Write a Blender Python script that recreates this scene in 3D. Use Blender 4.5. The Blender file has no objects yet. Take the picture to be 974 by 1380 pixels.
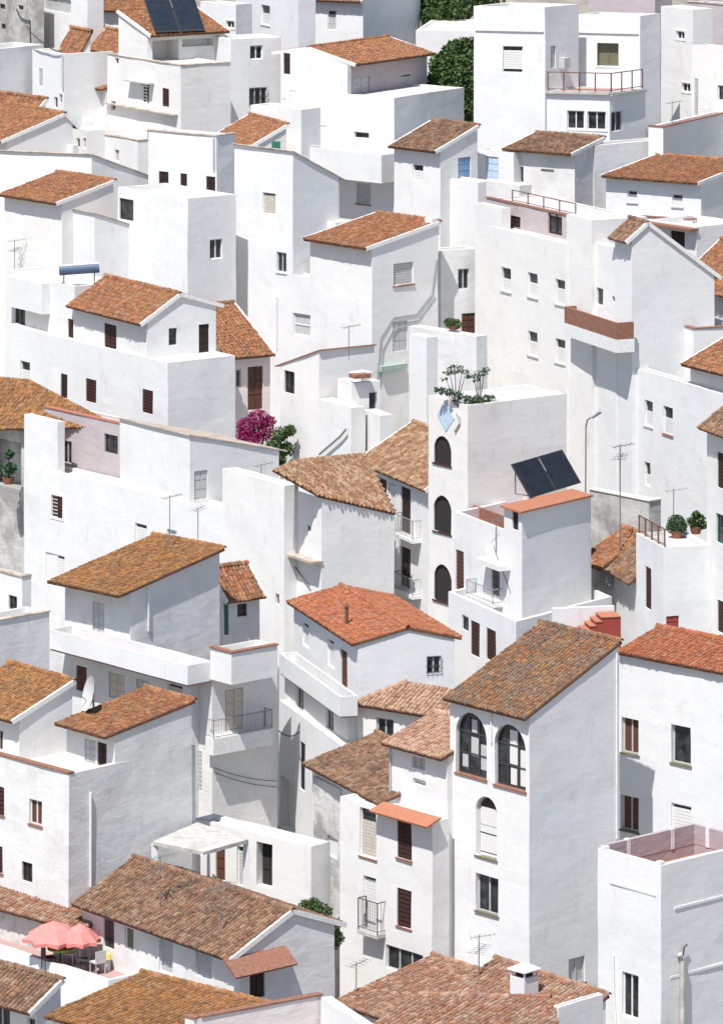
import bpy, bmesh, math, random
from mathutils import Vector, Matrix, noise
random.seed(7)
sc = bpy.context.scene
col = sc.collection
# ------------------------------------------------------------------ camera, sky, sun, exposure
F, CX, HY, CZ = 6500.0, 487.0, -550.0, 60.0          # long lens: focal length in picture units, horizon row, eye height
cam = bpy.data.cameras.new('camera')
camo = bpy.data.objects.new('camera', cam); col.objects.link(camo)
camo.location = (0, 0, CZ); camo.rotation_euler = (math.radians(90), 0, 0)
cam.sensor_fit = 'VERTICAL'; cam.sensor_height = 36.0; cam.sensor_width = 36.0 * 722 / 1024
cam.lens = F / 1380 * 36.0
cam.shift_y = -(690 - HY) / 1380.0
cam.clip_start = 1.0; cam.clip_end = 6000.0
sc.camera = camo
SUN_EL, SX, SY = math.radians(62), -math.sin(math.radians(27)), -math.cos(math.radians(27))   # sun stands high, behind the viewer's left shoulder
w = bpy.data.worlds.new('World'); sc.world = w; w.use_nodes = True
nt = w.node_tree; bg = nt.nodes['Background']
sky = nt.nodes.new('ShaderNodeTexSky'); sky.sky_type = 'NISHITA'; sky.sun_disc = False
sky.sun_elevation = SUN_EL; sky.sun_rotation = math.atan2(SX, SY); sky.altitude = 400
nt.links.new(sky.outputs[0], bg.inputs[0]); bg.inputs[1].default_value = 0.088
sl = bpy.data.lights.new('sun', 'SUN'); sl.energy = 4.4; sl.angle = math.radians(0.53); sl.color = (1.0, 0.97, 0.935)
so = bpy.data.objects.new('sun', sl); col.objects.link(so); so.location = (-60, 120, 160)
sv = Vector((SX, SY, 0)).normalized() * math.cos(SUN_EL); sv.z = math.sin(SUN_EL)
so.rotation_euler = sv.to_track_quat('Z', 'Y').to_euler()
sc.view_settings.view_transform = 'Standard'; sc.view_settings.look = 'None'
sc.view_settings.exposure = 0.50; sc.view_settings.gamma = 1.0; sc.view_settings.use_curve_mapping = False
sc.render.engine = 'CYCLES'
sc.cycles.max_bounces = 8; sc.cycles.diffuse_bounces = 6; sc.cycles.glossy_bounces = 2; sc.cycles.transmission_bounces = 2
sc.cycles.use_denoising = True; sc.cycles.caustics_reflective = False; sc.cycles.caustics_refractive = False
sc.render.film_transparent = False

# ------------------------------------------------------------------ materials
MATS = {}
def _new(name, rough=0.9, spec=0.15):
    m = bpy.data.materials.new(name); m.use_nodes = True
    b = m.node_tree.nodes['Principled BSDF']
    b.inputs['Roughness'].default_value = rough
    b.inputs['Specular IOR Level'].default_value = spec
    MATS[name] = m
    return m, m.node_tree, b
def nd(t, kind, **kw):
    n = t.nodes.new(kind)
    for k, v in kw.items():
        if k in n.inputs.keys(): n.inputs[k].default_value = v
        else: setattr(n, k, v)
    return n
def ramp(t, stops, interp='LINEAR'):
    n = t.nodes.new('ShaderNodeValToRGB'); n.color_ramp.interpolation = interp
    e = n.color_ramp.elements
    while len(e) < len(stops): e.new(0.5)
    for q, (p, c) in zip(e, stops): q.position = p; q.color = (*c, 1) if len(c) == 3 else c
    return n
def mixc(t, a, b, fac, mode='MIX'):
    n = t.nodes.new('ShaderNodeMix'); n.data_type = 'RGBA'; n.blend_type = mode
    L = t.links
    for sock, v in ((n.inputs[0], fac), (n.inputs[6], a), (n.inputs[7], b)):
        if hasattr(v, 'is_linked'): L.new(v, sock)
        elif isinstance(v, (int, float)): sock.default_value = v
        else: sock.default_value = (*v, 1)
    return n.outputs[2]
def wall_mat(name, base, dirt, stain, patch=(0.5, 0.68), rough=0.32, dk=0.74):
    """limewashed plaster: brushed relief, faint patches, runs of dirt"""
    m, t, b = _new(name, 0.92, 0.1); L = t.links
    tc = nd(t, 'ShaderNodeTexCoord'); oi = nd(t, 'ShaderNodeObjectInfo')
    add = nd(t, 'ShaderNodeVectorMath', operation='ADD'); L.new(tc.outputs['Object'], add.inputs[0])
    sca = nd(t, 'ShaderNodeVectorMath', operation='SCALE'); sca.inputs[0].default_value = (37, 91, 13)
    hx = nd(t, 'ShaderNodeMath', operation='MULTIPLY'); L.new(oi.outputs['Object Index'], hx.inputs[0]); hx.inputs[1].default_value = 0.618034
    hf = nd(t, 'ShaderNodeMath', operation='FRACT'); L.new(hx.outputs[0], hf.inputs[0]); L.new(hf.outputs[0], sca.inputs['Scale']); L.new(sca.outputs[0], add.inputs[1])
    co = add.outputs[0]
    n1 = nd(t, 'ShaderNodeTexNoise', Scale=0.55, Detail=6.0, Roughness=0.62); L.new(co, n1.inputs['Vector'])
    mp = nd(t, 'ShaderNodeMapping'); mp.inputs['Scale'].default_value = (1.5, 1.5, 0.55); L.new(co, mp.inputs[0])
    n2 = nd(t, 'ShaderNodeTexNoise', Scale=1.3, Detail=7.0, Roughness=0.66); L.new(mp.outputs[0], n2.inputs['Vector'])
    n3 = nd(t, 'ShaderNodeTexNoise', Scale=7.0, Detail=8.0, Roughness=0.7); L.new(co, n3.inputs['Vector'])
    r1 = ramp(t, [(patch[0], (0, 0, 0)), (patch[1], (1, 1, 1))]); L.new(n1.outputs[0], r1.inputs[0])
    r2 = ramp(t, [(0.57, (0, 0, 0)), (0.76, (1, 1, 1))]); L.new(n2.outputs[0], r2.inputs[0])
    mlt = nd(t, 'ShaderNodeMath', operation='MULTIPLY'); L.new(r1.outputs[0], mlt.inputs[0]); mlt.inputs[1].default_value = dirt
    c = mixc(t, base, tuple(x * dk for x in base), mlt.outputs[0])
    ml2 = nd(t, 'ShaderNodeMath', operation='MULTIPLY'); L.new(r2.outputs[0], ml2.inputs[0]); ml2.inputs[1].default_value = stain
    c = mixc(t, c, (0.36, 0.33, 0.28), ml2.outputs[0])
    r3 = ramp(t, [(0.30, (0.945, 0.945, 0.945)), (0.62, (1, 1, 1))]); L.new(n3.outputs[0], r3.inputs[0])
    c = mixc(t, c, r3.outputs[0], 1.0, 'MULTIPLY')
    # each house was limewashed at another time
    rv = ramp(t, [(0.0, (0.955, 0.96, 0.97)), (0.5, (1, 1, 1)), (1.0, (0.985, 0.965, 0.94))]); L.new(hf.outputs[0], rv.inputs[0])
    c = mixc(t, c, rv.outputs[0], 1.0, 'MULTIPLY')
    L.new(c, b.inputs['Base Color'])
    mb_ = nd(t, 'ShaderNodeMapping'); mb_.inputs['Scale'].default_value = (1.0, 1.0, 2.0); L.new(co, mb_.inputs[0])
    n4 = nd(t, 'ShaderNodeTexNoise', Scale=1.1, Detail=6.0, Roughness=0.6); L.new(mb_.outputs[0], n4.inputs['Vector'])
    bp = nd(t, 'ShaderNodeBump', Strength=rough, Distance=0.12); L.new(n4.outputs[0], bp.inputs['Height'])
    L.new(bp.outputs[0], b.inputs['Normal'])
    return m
wall_mat('white', (0.785, 0.78, 0.77), 0.26, 0.24, (0.5, 0.72), 0.13)
wall_mat('white_worn', (0.77, 0.76, 0.745), 0.65, 0.30, (0.46, 0.7), 0.22)
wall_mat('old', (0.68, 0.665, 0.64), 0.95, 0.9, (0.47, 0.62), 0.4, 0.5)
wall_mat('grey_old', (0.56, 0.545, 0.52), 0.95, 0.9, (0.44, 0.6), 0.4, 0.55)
wall_mat('pink', (0.77, 0.695, 0.67), 0.4, 0.12)
wall_mat('rose', (0.53, 0.465, 0.47), 0.4, 0.12)
wall_mat('mauve', (0.44, 0.375, 0.385), 0.4, 0.15)
wall_mat('cream', (0.76, 0.71, 0.60), 0.4, 0.15)
def tile_mat(name, cols, lich, dark=0.45, tone=0.93):
    m, t, b = _new(name, 0.88, 0.2); L = t.links
    g = nd(t, 'ShaderNodeNewGeometry'); tc = nd(t, 'ShaderNodeTexCoord')
    r = ramp(t, [(i / (len(cols) - 1), tuple(v * tone for v in c)) for i, c in enumerate(cols)])
    n0 = nd(t, 'ShaderNodeTexNoise', Scale=2.3, Detail=3.0, Roughness=0.7); L.new(tc.outputs['Object'], n0.inputs['Vector'])
    mx = nd(t, 'ShaderNodeMix'); mx.inputs[0].default_value = 0.5; L.new(g.outputs['Random Per Island'], mx.inputs[2]); L.new(n0.outputs[0], mx.inputs[3]); L.new(mx.outputs[0], r.inputs[0])
    n1 = nd(t, 'ShaderNodeTexNoise', Scale=0.8, Detail=5.0, Roughness=0.6); L.new(tc.outputs['Object'], n1.inputs['Vector'])
    r1 = ramp(t, [(0.46, (0, 0, 0)), (0.66, (1, 1, 1))]); L.new(n1.outputs[0], r1.inputs[0])
    ml = nd(t, 'ShaderNodeMath', operation='MULTIPLY'); L.new(r1.outputs[0], ml.inputs[0]); ml.inputs[1].default_value = dark
    c = mixc(t, r.outputs[0], lich, ml.outputs[0])
    n2 = nd(t, 'ShaderNodeTexNoise', Scale=6.0, Detail=6.0, Roughness=0.7); L.new(tc.outputs['Object'], n2.inputs['Vector'])
    r2 = ramp(t, [(0.3, (0.55, 0.55, 0.55)), (0.6, (1.1, 1.1, 1.1))]); L.new(n2.outputs[0], r2.inputs[0])
    c = mixc(t, c, r2.outputs[0], 1.0, 'MULTIPLY')
    n5 = nd(t, 'ShaderNodeTexNoise', Scale=3.4, Detail=7.0, Roughness=0.75); L.new(tc.outputs['Object'], n5.inputs['Vector'])
    r5 = ramp(t, [(0.52, (0, 0, 0)), (0.70, (0.55, 0.55, 0.55))]); L.new(n5.outputs[0], r5.inputs[0]); c = mixc(t, c, (0.47, 0.36, 0.27), r5.outputs[0])
    L.new(c, b.inputs['Base Color'])
    bp = nd(t, 'ShaderNodeBump', Strength=0.3, Distance=0.02); L.new(n2.outputs[0], bp.inputs['Height']); L.new(bp.outputs[0], b.inputs['Normal'])
O1, O2, O3, O4 = (0.30, 0.105, 0.045), (0.40, 0.165, 0.075), (0.23, 0.10, 0.06), (0.45, 0.25, 0.14)
tile_mat('tile_rust', [O1, O3, O2, (0.20, 0.11, 0.07), O1, O4, O2], (0.30, 0.16, 0.06), 0.5)
tile_mat('tile_orange', [(0.37, 0.115, 0.05), (0.31, 0.10, 0.05), (0.43, 0.15, 0.07), (0.26, 0.10, 0.06), (0.38, 0.12, 0.05)], (0.36, 0.13, 0.06), 0.4)
tile_mat('tile_brown', [(0.19, 0.11, 0.07), (0.14, 0.085, 0.06), (0.26, 0.13, 0.075), (0.30, 0.20, 0.13), (0.17, 0.095, 0.06)], (0.13, 0.09, 0.06), 0.7)
tile_mat('tile_lichen', [(0.13, 0.10, 0.085), (0.17, 0.125, 0.09), (0.27, 0.115, 0.05), (0.15, 0.115, 0.09), (0.31, 0.15, 0.055), (0.25, 0.10, 0.045), (0.20, 0.16, 0.125)], (0.17, 0.135, 0.11), 0.6)
tile_mat('tile_pale', [(0.42, 0.24, 0.16), (0.34, 0.17, 0.11), (0.50, 0.33, 0.23), (0.30, 0.16, 0.11), (0.40, 0.25, 0.17)], (0.38, 0.25, 0.17), 0.5)
tile_mat('tile_ochre', [(0.33, 0.135, 0.045), (0.25, 0.11, 0.05), (0.40, 0.19, 0.065), (0.20, 0.105, 0.055), (0.34, 0.16, 0.06)], (0.22, 0.12, 0.055), 0.6)
tile_mat('tile_tan', [(0.30, 0.165, 0.09), (0.38, 0.24, 0.145), (0.23, 0.125, 0.075), (0.33, 0.16, 0.08), (0.44, 0.31, 0.20), (0.21, 0.13, 0.085), (0.32, 0.19, 0.11)], (0.26, 0.16, 0.095), 0.55)
tile_mat('tile_faded', [(0.30, 0.165, 0.11), (0.40, 0.27, 0.19), (0.23, 0.13, 0.09), (0.34, 0.15, 0.085), (0.46, 0.35, 0.27), (0.20, 0.125, 0.095)], (0.27, 0.17, 0.115), 0.55)
def plain(name, c, rough=0.7, spec=0.3, var=0.12, scale=9.0, metal=0.0):
    m, t, b = _new(name, rough, spec); L = t.links
    b.inputs['Metallic'].default_value = metal
    tc = nd(t, 'ShaderNodeTexCoord')
    n = nd(t, 'ShaderNodeTexNoise', Scale=scale, Detail=4.0); L.new(tc.outputs['Object'], n.inputs['Vector'])
    r = ramp(t, [(0.3, tuple(v * (1 - var) for v in c)), (0.7, tuple(min(1, v * (1 + var)) for v in c))])
    L.new(n.outputs[0], r.inputs[0]); L.new(r.outputs[0], b.inputs['Base Color'])
    return m
plain('brown', (0.058, 0.025, 0.020)); plain('darkbrown', (0.035, 0.020, 0.017)); plain('wood', (0.11, 0.048, 0.030))
plain('trim_white', (0.76, 0.75, 0.73), 0.6); plain('blind', (0.72, 0.71, 0.69), 0.6, var=0.05); plain('blind_grey', (0.50, 0.50, 0.50), 0.6)
plain('blind_cream', (0.55, 0.50, 0.42), 0.6); plain('blue', (0.22, 0.34, 0.52), 0.6); plain('paleblue', (0.48, 0.60, 0.72), 0.6)
plain('green_paint', (0.03, 0.16, 0.11), 0.5); plain('grey_metal', (0.30, 0.30, 0.31), 0.45, 0.5, metal=0.6)
plain('dark_metal', (0.05, 0.05, 0.055), 0.45, 0.5); plain('rusty', (0.16, 0.085, 0.06), 0.8); plain('red_paint', (0.32, 0.06, 0.045), 0.6)
plain('terracotta', (0.40, 0.165, 0.095), 0.85); plain('terracotta_dull', (0.26, 0.125, 0.085), 0.9, var=0.25); plain('terrace_floor', (0.40, 0.27, 0.25), 0.85)
plain('deck', (0.15, 0.075, 0.045), 0.95, var=0.3); plain('interior', (0.10, 0.095, 0.09), 0.95); plain('soot_and_shade', (0.03, 0.028, 0.027), 0.95)
plain('roof_floor', (0.56, 0.535, 0.50), 0.9, var=0.2, scale=1.2); plain('wall_top', (0.60, 0.575, 0.535), 0.95, var=0.22, scale=1.6); plain('olive', (0.16, 0.155, 0.10), 0.5); plain('concrete', (0.47, 0.45, 0.42), 0.95, var=0.2, scale=3)
plain('coping', (0.44, 0.37, 0.31), 0.95, var=0.35, scale=2.5); plain('umbrella_red', (0.72, 0.24, 0.22), 0.8, 0.1); plain('lime', (0.42, 0.55, 0.06), 0.8)
plain('yellow_cloth', (0.75, 0.50, 0.12), 0.8); plain('purple', (0.07, 0.03, 0.05), 0.7); plain('plastic_white', (0.75, 0.75, 0.74), 0.45, 0.4)
plain('cable', (0.06, 0.06, 0.06), 0.7); plain('pot', (0.30, 0.12, 0.07), 0.9); plain('bark', (0.07, 0.05, 0.035), 0.95); plain('awning_green', (0.33, 0.43, 0.38), 0.6)
plain('ground_soil', (0.24, 0.22, 0.19), 0.95, var=0.35, scale=0.5); plain('street_stone', (0.20, 0.195, 0.185), 0.95, var=0.3, scale=3.0)
m, t, b = _new('glass', 0.08, 0.5); b.inputs['Base Color'].default_value = (0.018, 0.02, 0.024, 1)
n = nd(t, 'ShaderNodeTexNoise', Scale=3.0); r = ramp(t, [(0.35, (0.010, 0.011, 0.013)), (0.7, (0.05, 0.055, 0.06))]); tc = nd(t, 'ShaderNodeTexCoord')
t.links.new(tc.outputs['Object'], n.inputs['Vector']); t.links.new(n.outputs[0], r.inputs[0]); t.links.new(r.outputs[0], b.inputs['Base Color'])
m, t, b = _new('solar', 0.35, 0.3); b.inputs['Base Color'].default_value = (0.012, 0.017, 0.028, 1)
br = nd(t, 'ShaderNodeTexNoise', Scale=2.0, Detail=3.0); tc = nd(t, 'ShaderNodeTexCoord'); t.links.new(tc.outputs['Object'], br.inputs['Vector'])
r = ramp(t, [(0.3, (0.012, 0.014, 0.018)), (0.7, (0.022, 0.026, 0.034))]); t.links.new(br.outputs[0], r.inputs[0]); t.links.new(r.outputs[0], b.inputs['Base Color'])
def leaf_mat(name, c1, c2, c3):
    m, t, b = _new(name, 0.65, 0.25); g = nd(t, 'ShaderNodeNewGeometry'); r = ramp(t, [(0, c1), (0.5, c2), (1, c3)])
    t.links.new(g.outputs['Random Per Island'], r.inputs[0]); t.links.new(r.outputs[0], b.inputs['Base Color'])
leaf_mat('leaf', (0.035, 0.075, 0.02), (0.055, 0.10, 0.03), (0.09, 0.13, 0.04))
leaf_mat('leaf_dry', (0.06, 0.08, 0.03), (0.10, 0.115, 0.04), (0.14, 0.13, 0.06))
leaf_mat('leaf_blue', (0.03, 0.075, 0.035), (0.045, 0.10, 0.05), (0.07, 0.12, 0.05))
leaf_mat('bougainvillea', (0.24, 0.008, 0.08), (0.32, 0.014, 0.12), (0.15, 0.006, 0.05))

# ------------------------------------------------------------------ picture <-> place
def P(px, py, d): return Vector(((px - CX) * d / F, d, CZ - (py - HY) * d / F))
G0, GS = -33.95, 0.23
DROP = 8.0
def gz(y): return G0 + GS * y - DROP                   # the hillside below the house fronts
def dg(py, h=0.0): return (CZ - G0 - h) / ((py - HY) / F + GS)   # where the sight line of a row meets the hillside
def ray_plane(px, py, p, n):
    o = Vector((0, 0, CZ)); v = P(px, py, 1.0) - o
    return o + v * ((p - o).dot(n) / v.dot(n))

class MB:
    def __init__(s): s.v, s.f = [], []
    def add(s, vs, fs):
        k = len(s.v); s.v += [tuple(q) for q in vs]; s.f += [tuple(k + i for i in q) for q in fs]
    def hexa(s, q):   # 8 points: bottom loop 0-3, top loop 4-7
        s.add(q, [(3, 2, 1, 0), (4, 5, 6, 7), (0, 1, 5, 4), (1, 2, 6, 5), (2, 3, 7, 6), (3, 0, 4, 7)])
    def box(s, c, e1, e2, z0, z1, a0, a1, b0, b1):     # box on a plan corner c with plan axes e1, e2
        pts = []
        for z in (z0, z1):
            for a, b_ in ((a0, b0), (a1, b0), (a1, b1), (a0, b1)):
                q = c + e1 * a + e2 * b_; pts.append((q.x, q.y, z))
        s.hexa(pts)
    def bar(s, p, q, r, n=6, r2=None):
        p, q = Vector(p), Vector(q); d = (q - p)
        if d.length < 1e-6: return
        d.normalize(); a = d.orthogonal().normalized(); b_ = d.cross(a); r2 = r if r2 is None else r2
        vs = []
        for i in range(n):
            t_ = 2 * math.pi * i / n; o = a * math.cos(t_) + b_ * math.sin(t_); vs += [p + o * r, q + o * r2]
        fs = [(2 * i, 2 * ((i + 1) % n), 2 * ((i + 1) % n) + 1, 2 * i + 1) for i in range(n)]
        fs += [tuple(2 * i for i in range(n))[::-1], tuple(2 * i + 1 for i in range(n))]
        s.add(vs, fs)
    def path(s, pts, r, n=5):
        for a, b_ in zip(pts, pts[1:]): s.bar(a, b_, r, n)
    def build(s, name, mat, parent=None, origin=None, smooth=False, kind=None):
        o0 = Vector(origin) if origin is not None else (parent_loc(parent) if parent else Vector((0, 0, 0)))
        me = bpy.data.meshes.new(name)
        me.from_pydata([(x - o0.x, y - o0.y, z - o0.z) for x, y, z in s.v], [], s.f)
        me.materials.append(MATS[mat])
        if smooth: me.polygons.foreach_set('use_smooth', [True] * len(me.polygons))
        me.update()
        o = bpy.data.objects.new(name, me); col.objects.link(o)
        if parent: o.parent = parent; LOC[o.name] = parent_loc(parent)
        else: o.location = o0; LOC[o.name] = o0
        if kind: o['kind'] = kind
        return o
LOC = {}
def parent_loc(o): return LOC[o.name]
def tag(o, label, cat, group=None):
    o['label'] = label; o['category'] = cat
    if group: o['group'] = group
    return o
def empty(name, loc, label, cat, group=None):
    o = bpy.data.objects.new(name, None); col.objects.link(o); o.location = loc; LOC[o.name] = Vector(loc)
    o.empty_display_size = 0.3
    return tag(o, label, cat, group)

plain('tank_blue', (0.075, 0.12, 0.20), 0.4, 0.5)
plain('pipe_grey', (0.27, 0.27, 0.275), 0.7, 0.2)
# ------------------------------------------------------------------ building kit
class Face:                                              # one upright wall plane: start corner, direction, outward normal
    def __init__(s, O, e, n, L): s.O, s.e, s.n, s.L = O, e, n, L
    def off(s, o): return Face(s.O + s.n * o, s.e, s.n, s.L)
    def s_at(s, px):
        k = (px - CX) / F
        return (k * s.O.y - s.O.x) / (s.e.x - k * s.e.y)
    def depth(s, px): return s.O.y + s.e.y * s.s_at(px)
    def z_at(s, px, py): return CZ - (py - HY) * s.depth(px) / F
    def pt(s, a, z, o=0.0): q = s.O + s.e * a + s.n * o; return Vector((q.x, q.y, z))
    def box(s, mb, a0, a1, z0, z1, o0, o1): mb.box(s.O, s.e, s.n, z0, z1, a0, a1, o0, o1)

def tile_field(mb, origin, u, v, nrm, poly, tw=0.19, ex=0.27, cap=True):
    """rows of barrel tiles laid over a convex polygon given in (u, v) metres; v runs up the slope"""
    us = [p[0] for p in poly]; u0, u1 = min(us), max(us)
    n = max(1, int(round((u1 - u0) / tw))); tw = (u1 - u0) / n
    prof = [(-0.5, 0.0), (-0.34, 0.72), (0.0, 1.0), (0.34, 0.72), (0.5, 0.0)]
    for i in range(n):
        uc = u0 + (i + 0.5) * tw; vs = []
        for (a, b_) in zip(poly, poly[1:] + poly[:1]):
            if (a[0] - uc) * (b_[0] - uc) < 0 or a[0] == uc:
                k = (uc - a[0]) / (b_[0] - a[0]) if b_[0] != a[0] else 0; vs.append(a[1] + (b_[1] - a[1]) * k)
        if len(vs) < 2: continue
        v0, v1 = min(vs), max(vs); vv = v0 - random.uniform(0.0, 0.05)
        wob = random.uniform(-0.012, 0.012)
        while vv < v1 - 0.05:
            ve = min(vv + ex + 0.05, v1 + 0.02)
            ju, jh = random.gauss(0, 0.010) + wob, random.gauss(0, 0.008); sk = random.gauss(0, 0.012)
            lo, hi = 0.082 + jh, 0.066 + jh; wl, wh = tw * 0.86, tw * 0.78
            pts = [origin + u * (uc + ju + x * wl) + v * vv + nrm * (0.010 + y * lo) for x, y in prof]
            pts += [origin + u * (uc + ju + sk + x * wh) + v * ve + nrm * (0.0 + y * hi) for x, y in prof]
            fs = [(k, k + 1, k + 6, k + 5) for k in range(4)]
            if cap: fs.append((4, 3, 2, 1, 0))
            mb.add(pts, fs); vv += ex + random.gauss(0, 0.012)

def ridge_caps(mb, p, q, up=Vector((0, 0, 1)), r=0.12, step=0.38):
    d = q - p; L = d.length
    if L < 0.2: return
    d.normalize(); s = d.cross(up).normalized(); n = max(1, int(L / step)); st = L / n
    for i in range(n):
        a = p + d * (i * st); b_ = p + d * ((i + 1) * st + 0.05); h = random.gauss(0, 0.008)
        pr = [(-1, -0.35), (-0.72, 0.45), (0, 0.85), (0.72, 0.45), (1, -0.35)]
        pts = [a + s * (x * r) + up * (y * r + 0.02 + h) for x, y in pr] + [b_ + s * (x * r * .85) + up * (y * r * .85 + h) for x, y in pr]
        mb.add(pts, [(k, k + 1, k + 6, k + 5) for k in range(4)] + [(4, 3, 2, 1, 0)])

def slab(mb, pts, th, nrm):
    k = len(pts); lo = [p - nrm * th for p in pts]
    mb.add(list(pts) + lo, [tuple(range(k)), tuple(range(k, 2 * k))[::-1]] + [((i + 1) % k, i, k + i, k + (i + 1) % k) for i in range(k)])

def roof_plane(root, pts, tile, white_edges=(), ridge=(), th=0.10, tw=0.19):
    """pts: convex polygon on a plane, first edge is the eave"""
    nrm = (pts[1] - pts[0]).cross(pts[2] - pts[0]).normalized()
    if nrm.z < 0: nrm = -nrm
    h = Vector((nrm.x, nrm.y, 0)).normalized(); u = Vector((-h.y, h.x, 0)); v = nrm.cross(u).normalized()
    if v.z < 0: v = -v
    o = pts[0]; poly = [((p - o).dot(u), (p - o).dot(v)) for p in pts]
    mb = MB(); slab(mb, pts, th, nrm); deck = mb.build('roof', 'deck', root)
    mt = MB(); tile_field(mt, o, u, v, nrm, poly, tw)
    for i in ridge: ridge_caps(mt, pts[i] + nrm * 0.05, pts[(i + 1) % len(pts)] + nrm * 0.05)
    mt.build('roof_tiles', tile, deck, kind='stuff')
    if white_edges:
        for i in white_edges:
            me = MB(); p, q = pts[i], pts[(i + 1) % len(pts)]; cen = sum(pts, Vector()) / len(pts)
            d = (q - p).normalized(); s = nrm.cross(d)
            if s.dot(cen - p) < 0: s = -s
            e = [p - s * 0.03, q - s * 0.03, q + s * 0.075, p + s * 0.075]
            me.hexa([x - nrm * (th + 0.012) for x in e] + [x + nrm * 0.07 for x in e]); me.build('verge', 'trim_white', deck)
    return deck

DPS = {'s': 0.045, 'd': 0.07, 'b': 0.09, 'g': 0.09, 'a': 0.2}
SHUT = {'br': 'brown', 'db': 'darkbrown', 'wd': 'wood', 'w': 'blind', 'gy': 'blind_grey', 'cr': 'blind_cream', 'bl': 'blue', 'pb': 'paleblue',
        'gn': 'green_paint', 'rd': 'red_paint', 'ol': 'olive', 'tw': 'trim_white', 'dk': 'dark_metal', 'ru': 'rusty', 'tc': 'terracotta_dull', 'so': 'soot_and_shade', 'in': 'interior'}
def _ring(mb, f, a0, a1, z0, z1, w, o0, o1):
    f.box(mb, a0, a1, z0, z0 + w, o0, o1); f.box(mb, a0, a1, z1 - w, z1, o0, o1)
    f.box(mb, a0, a0 + w, z0 + w, z1 - w, o0, o1); f.box(mb, a1 - w, a1, z0 + w, z1 - w, o0, o1)
def _plate(mb, f, outline, o0, o1):
    a = [f.pt(x, z, o0) for x, z in outline]; b_ = [f.pt(x, z, o1) for x, z in outline]; k = len(outline)
    mb.add(a + b_, [tuple(range(k)), tuple(range(k, 2 * k))[::-1]] + [((i + 1) % k, i, k + i, k + (i + 1) % k) for i in range(k)])
def arch_pts(a0, a1, z0, z1, n=10):
    r = (a1 - a0) / 2; zs = max(z0 + 0.05, z1 - r); c = (a0 + a1) / 2
    return [(a1 - 0, zs)] + [(c + r * math.cos(math.pi * i / n), zs + (z1 - zs) * math.sin(math.pi * i / n)) for i in range(1, n)] + [(a0, zs)]

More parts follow.
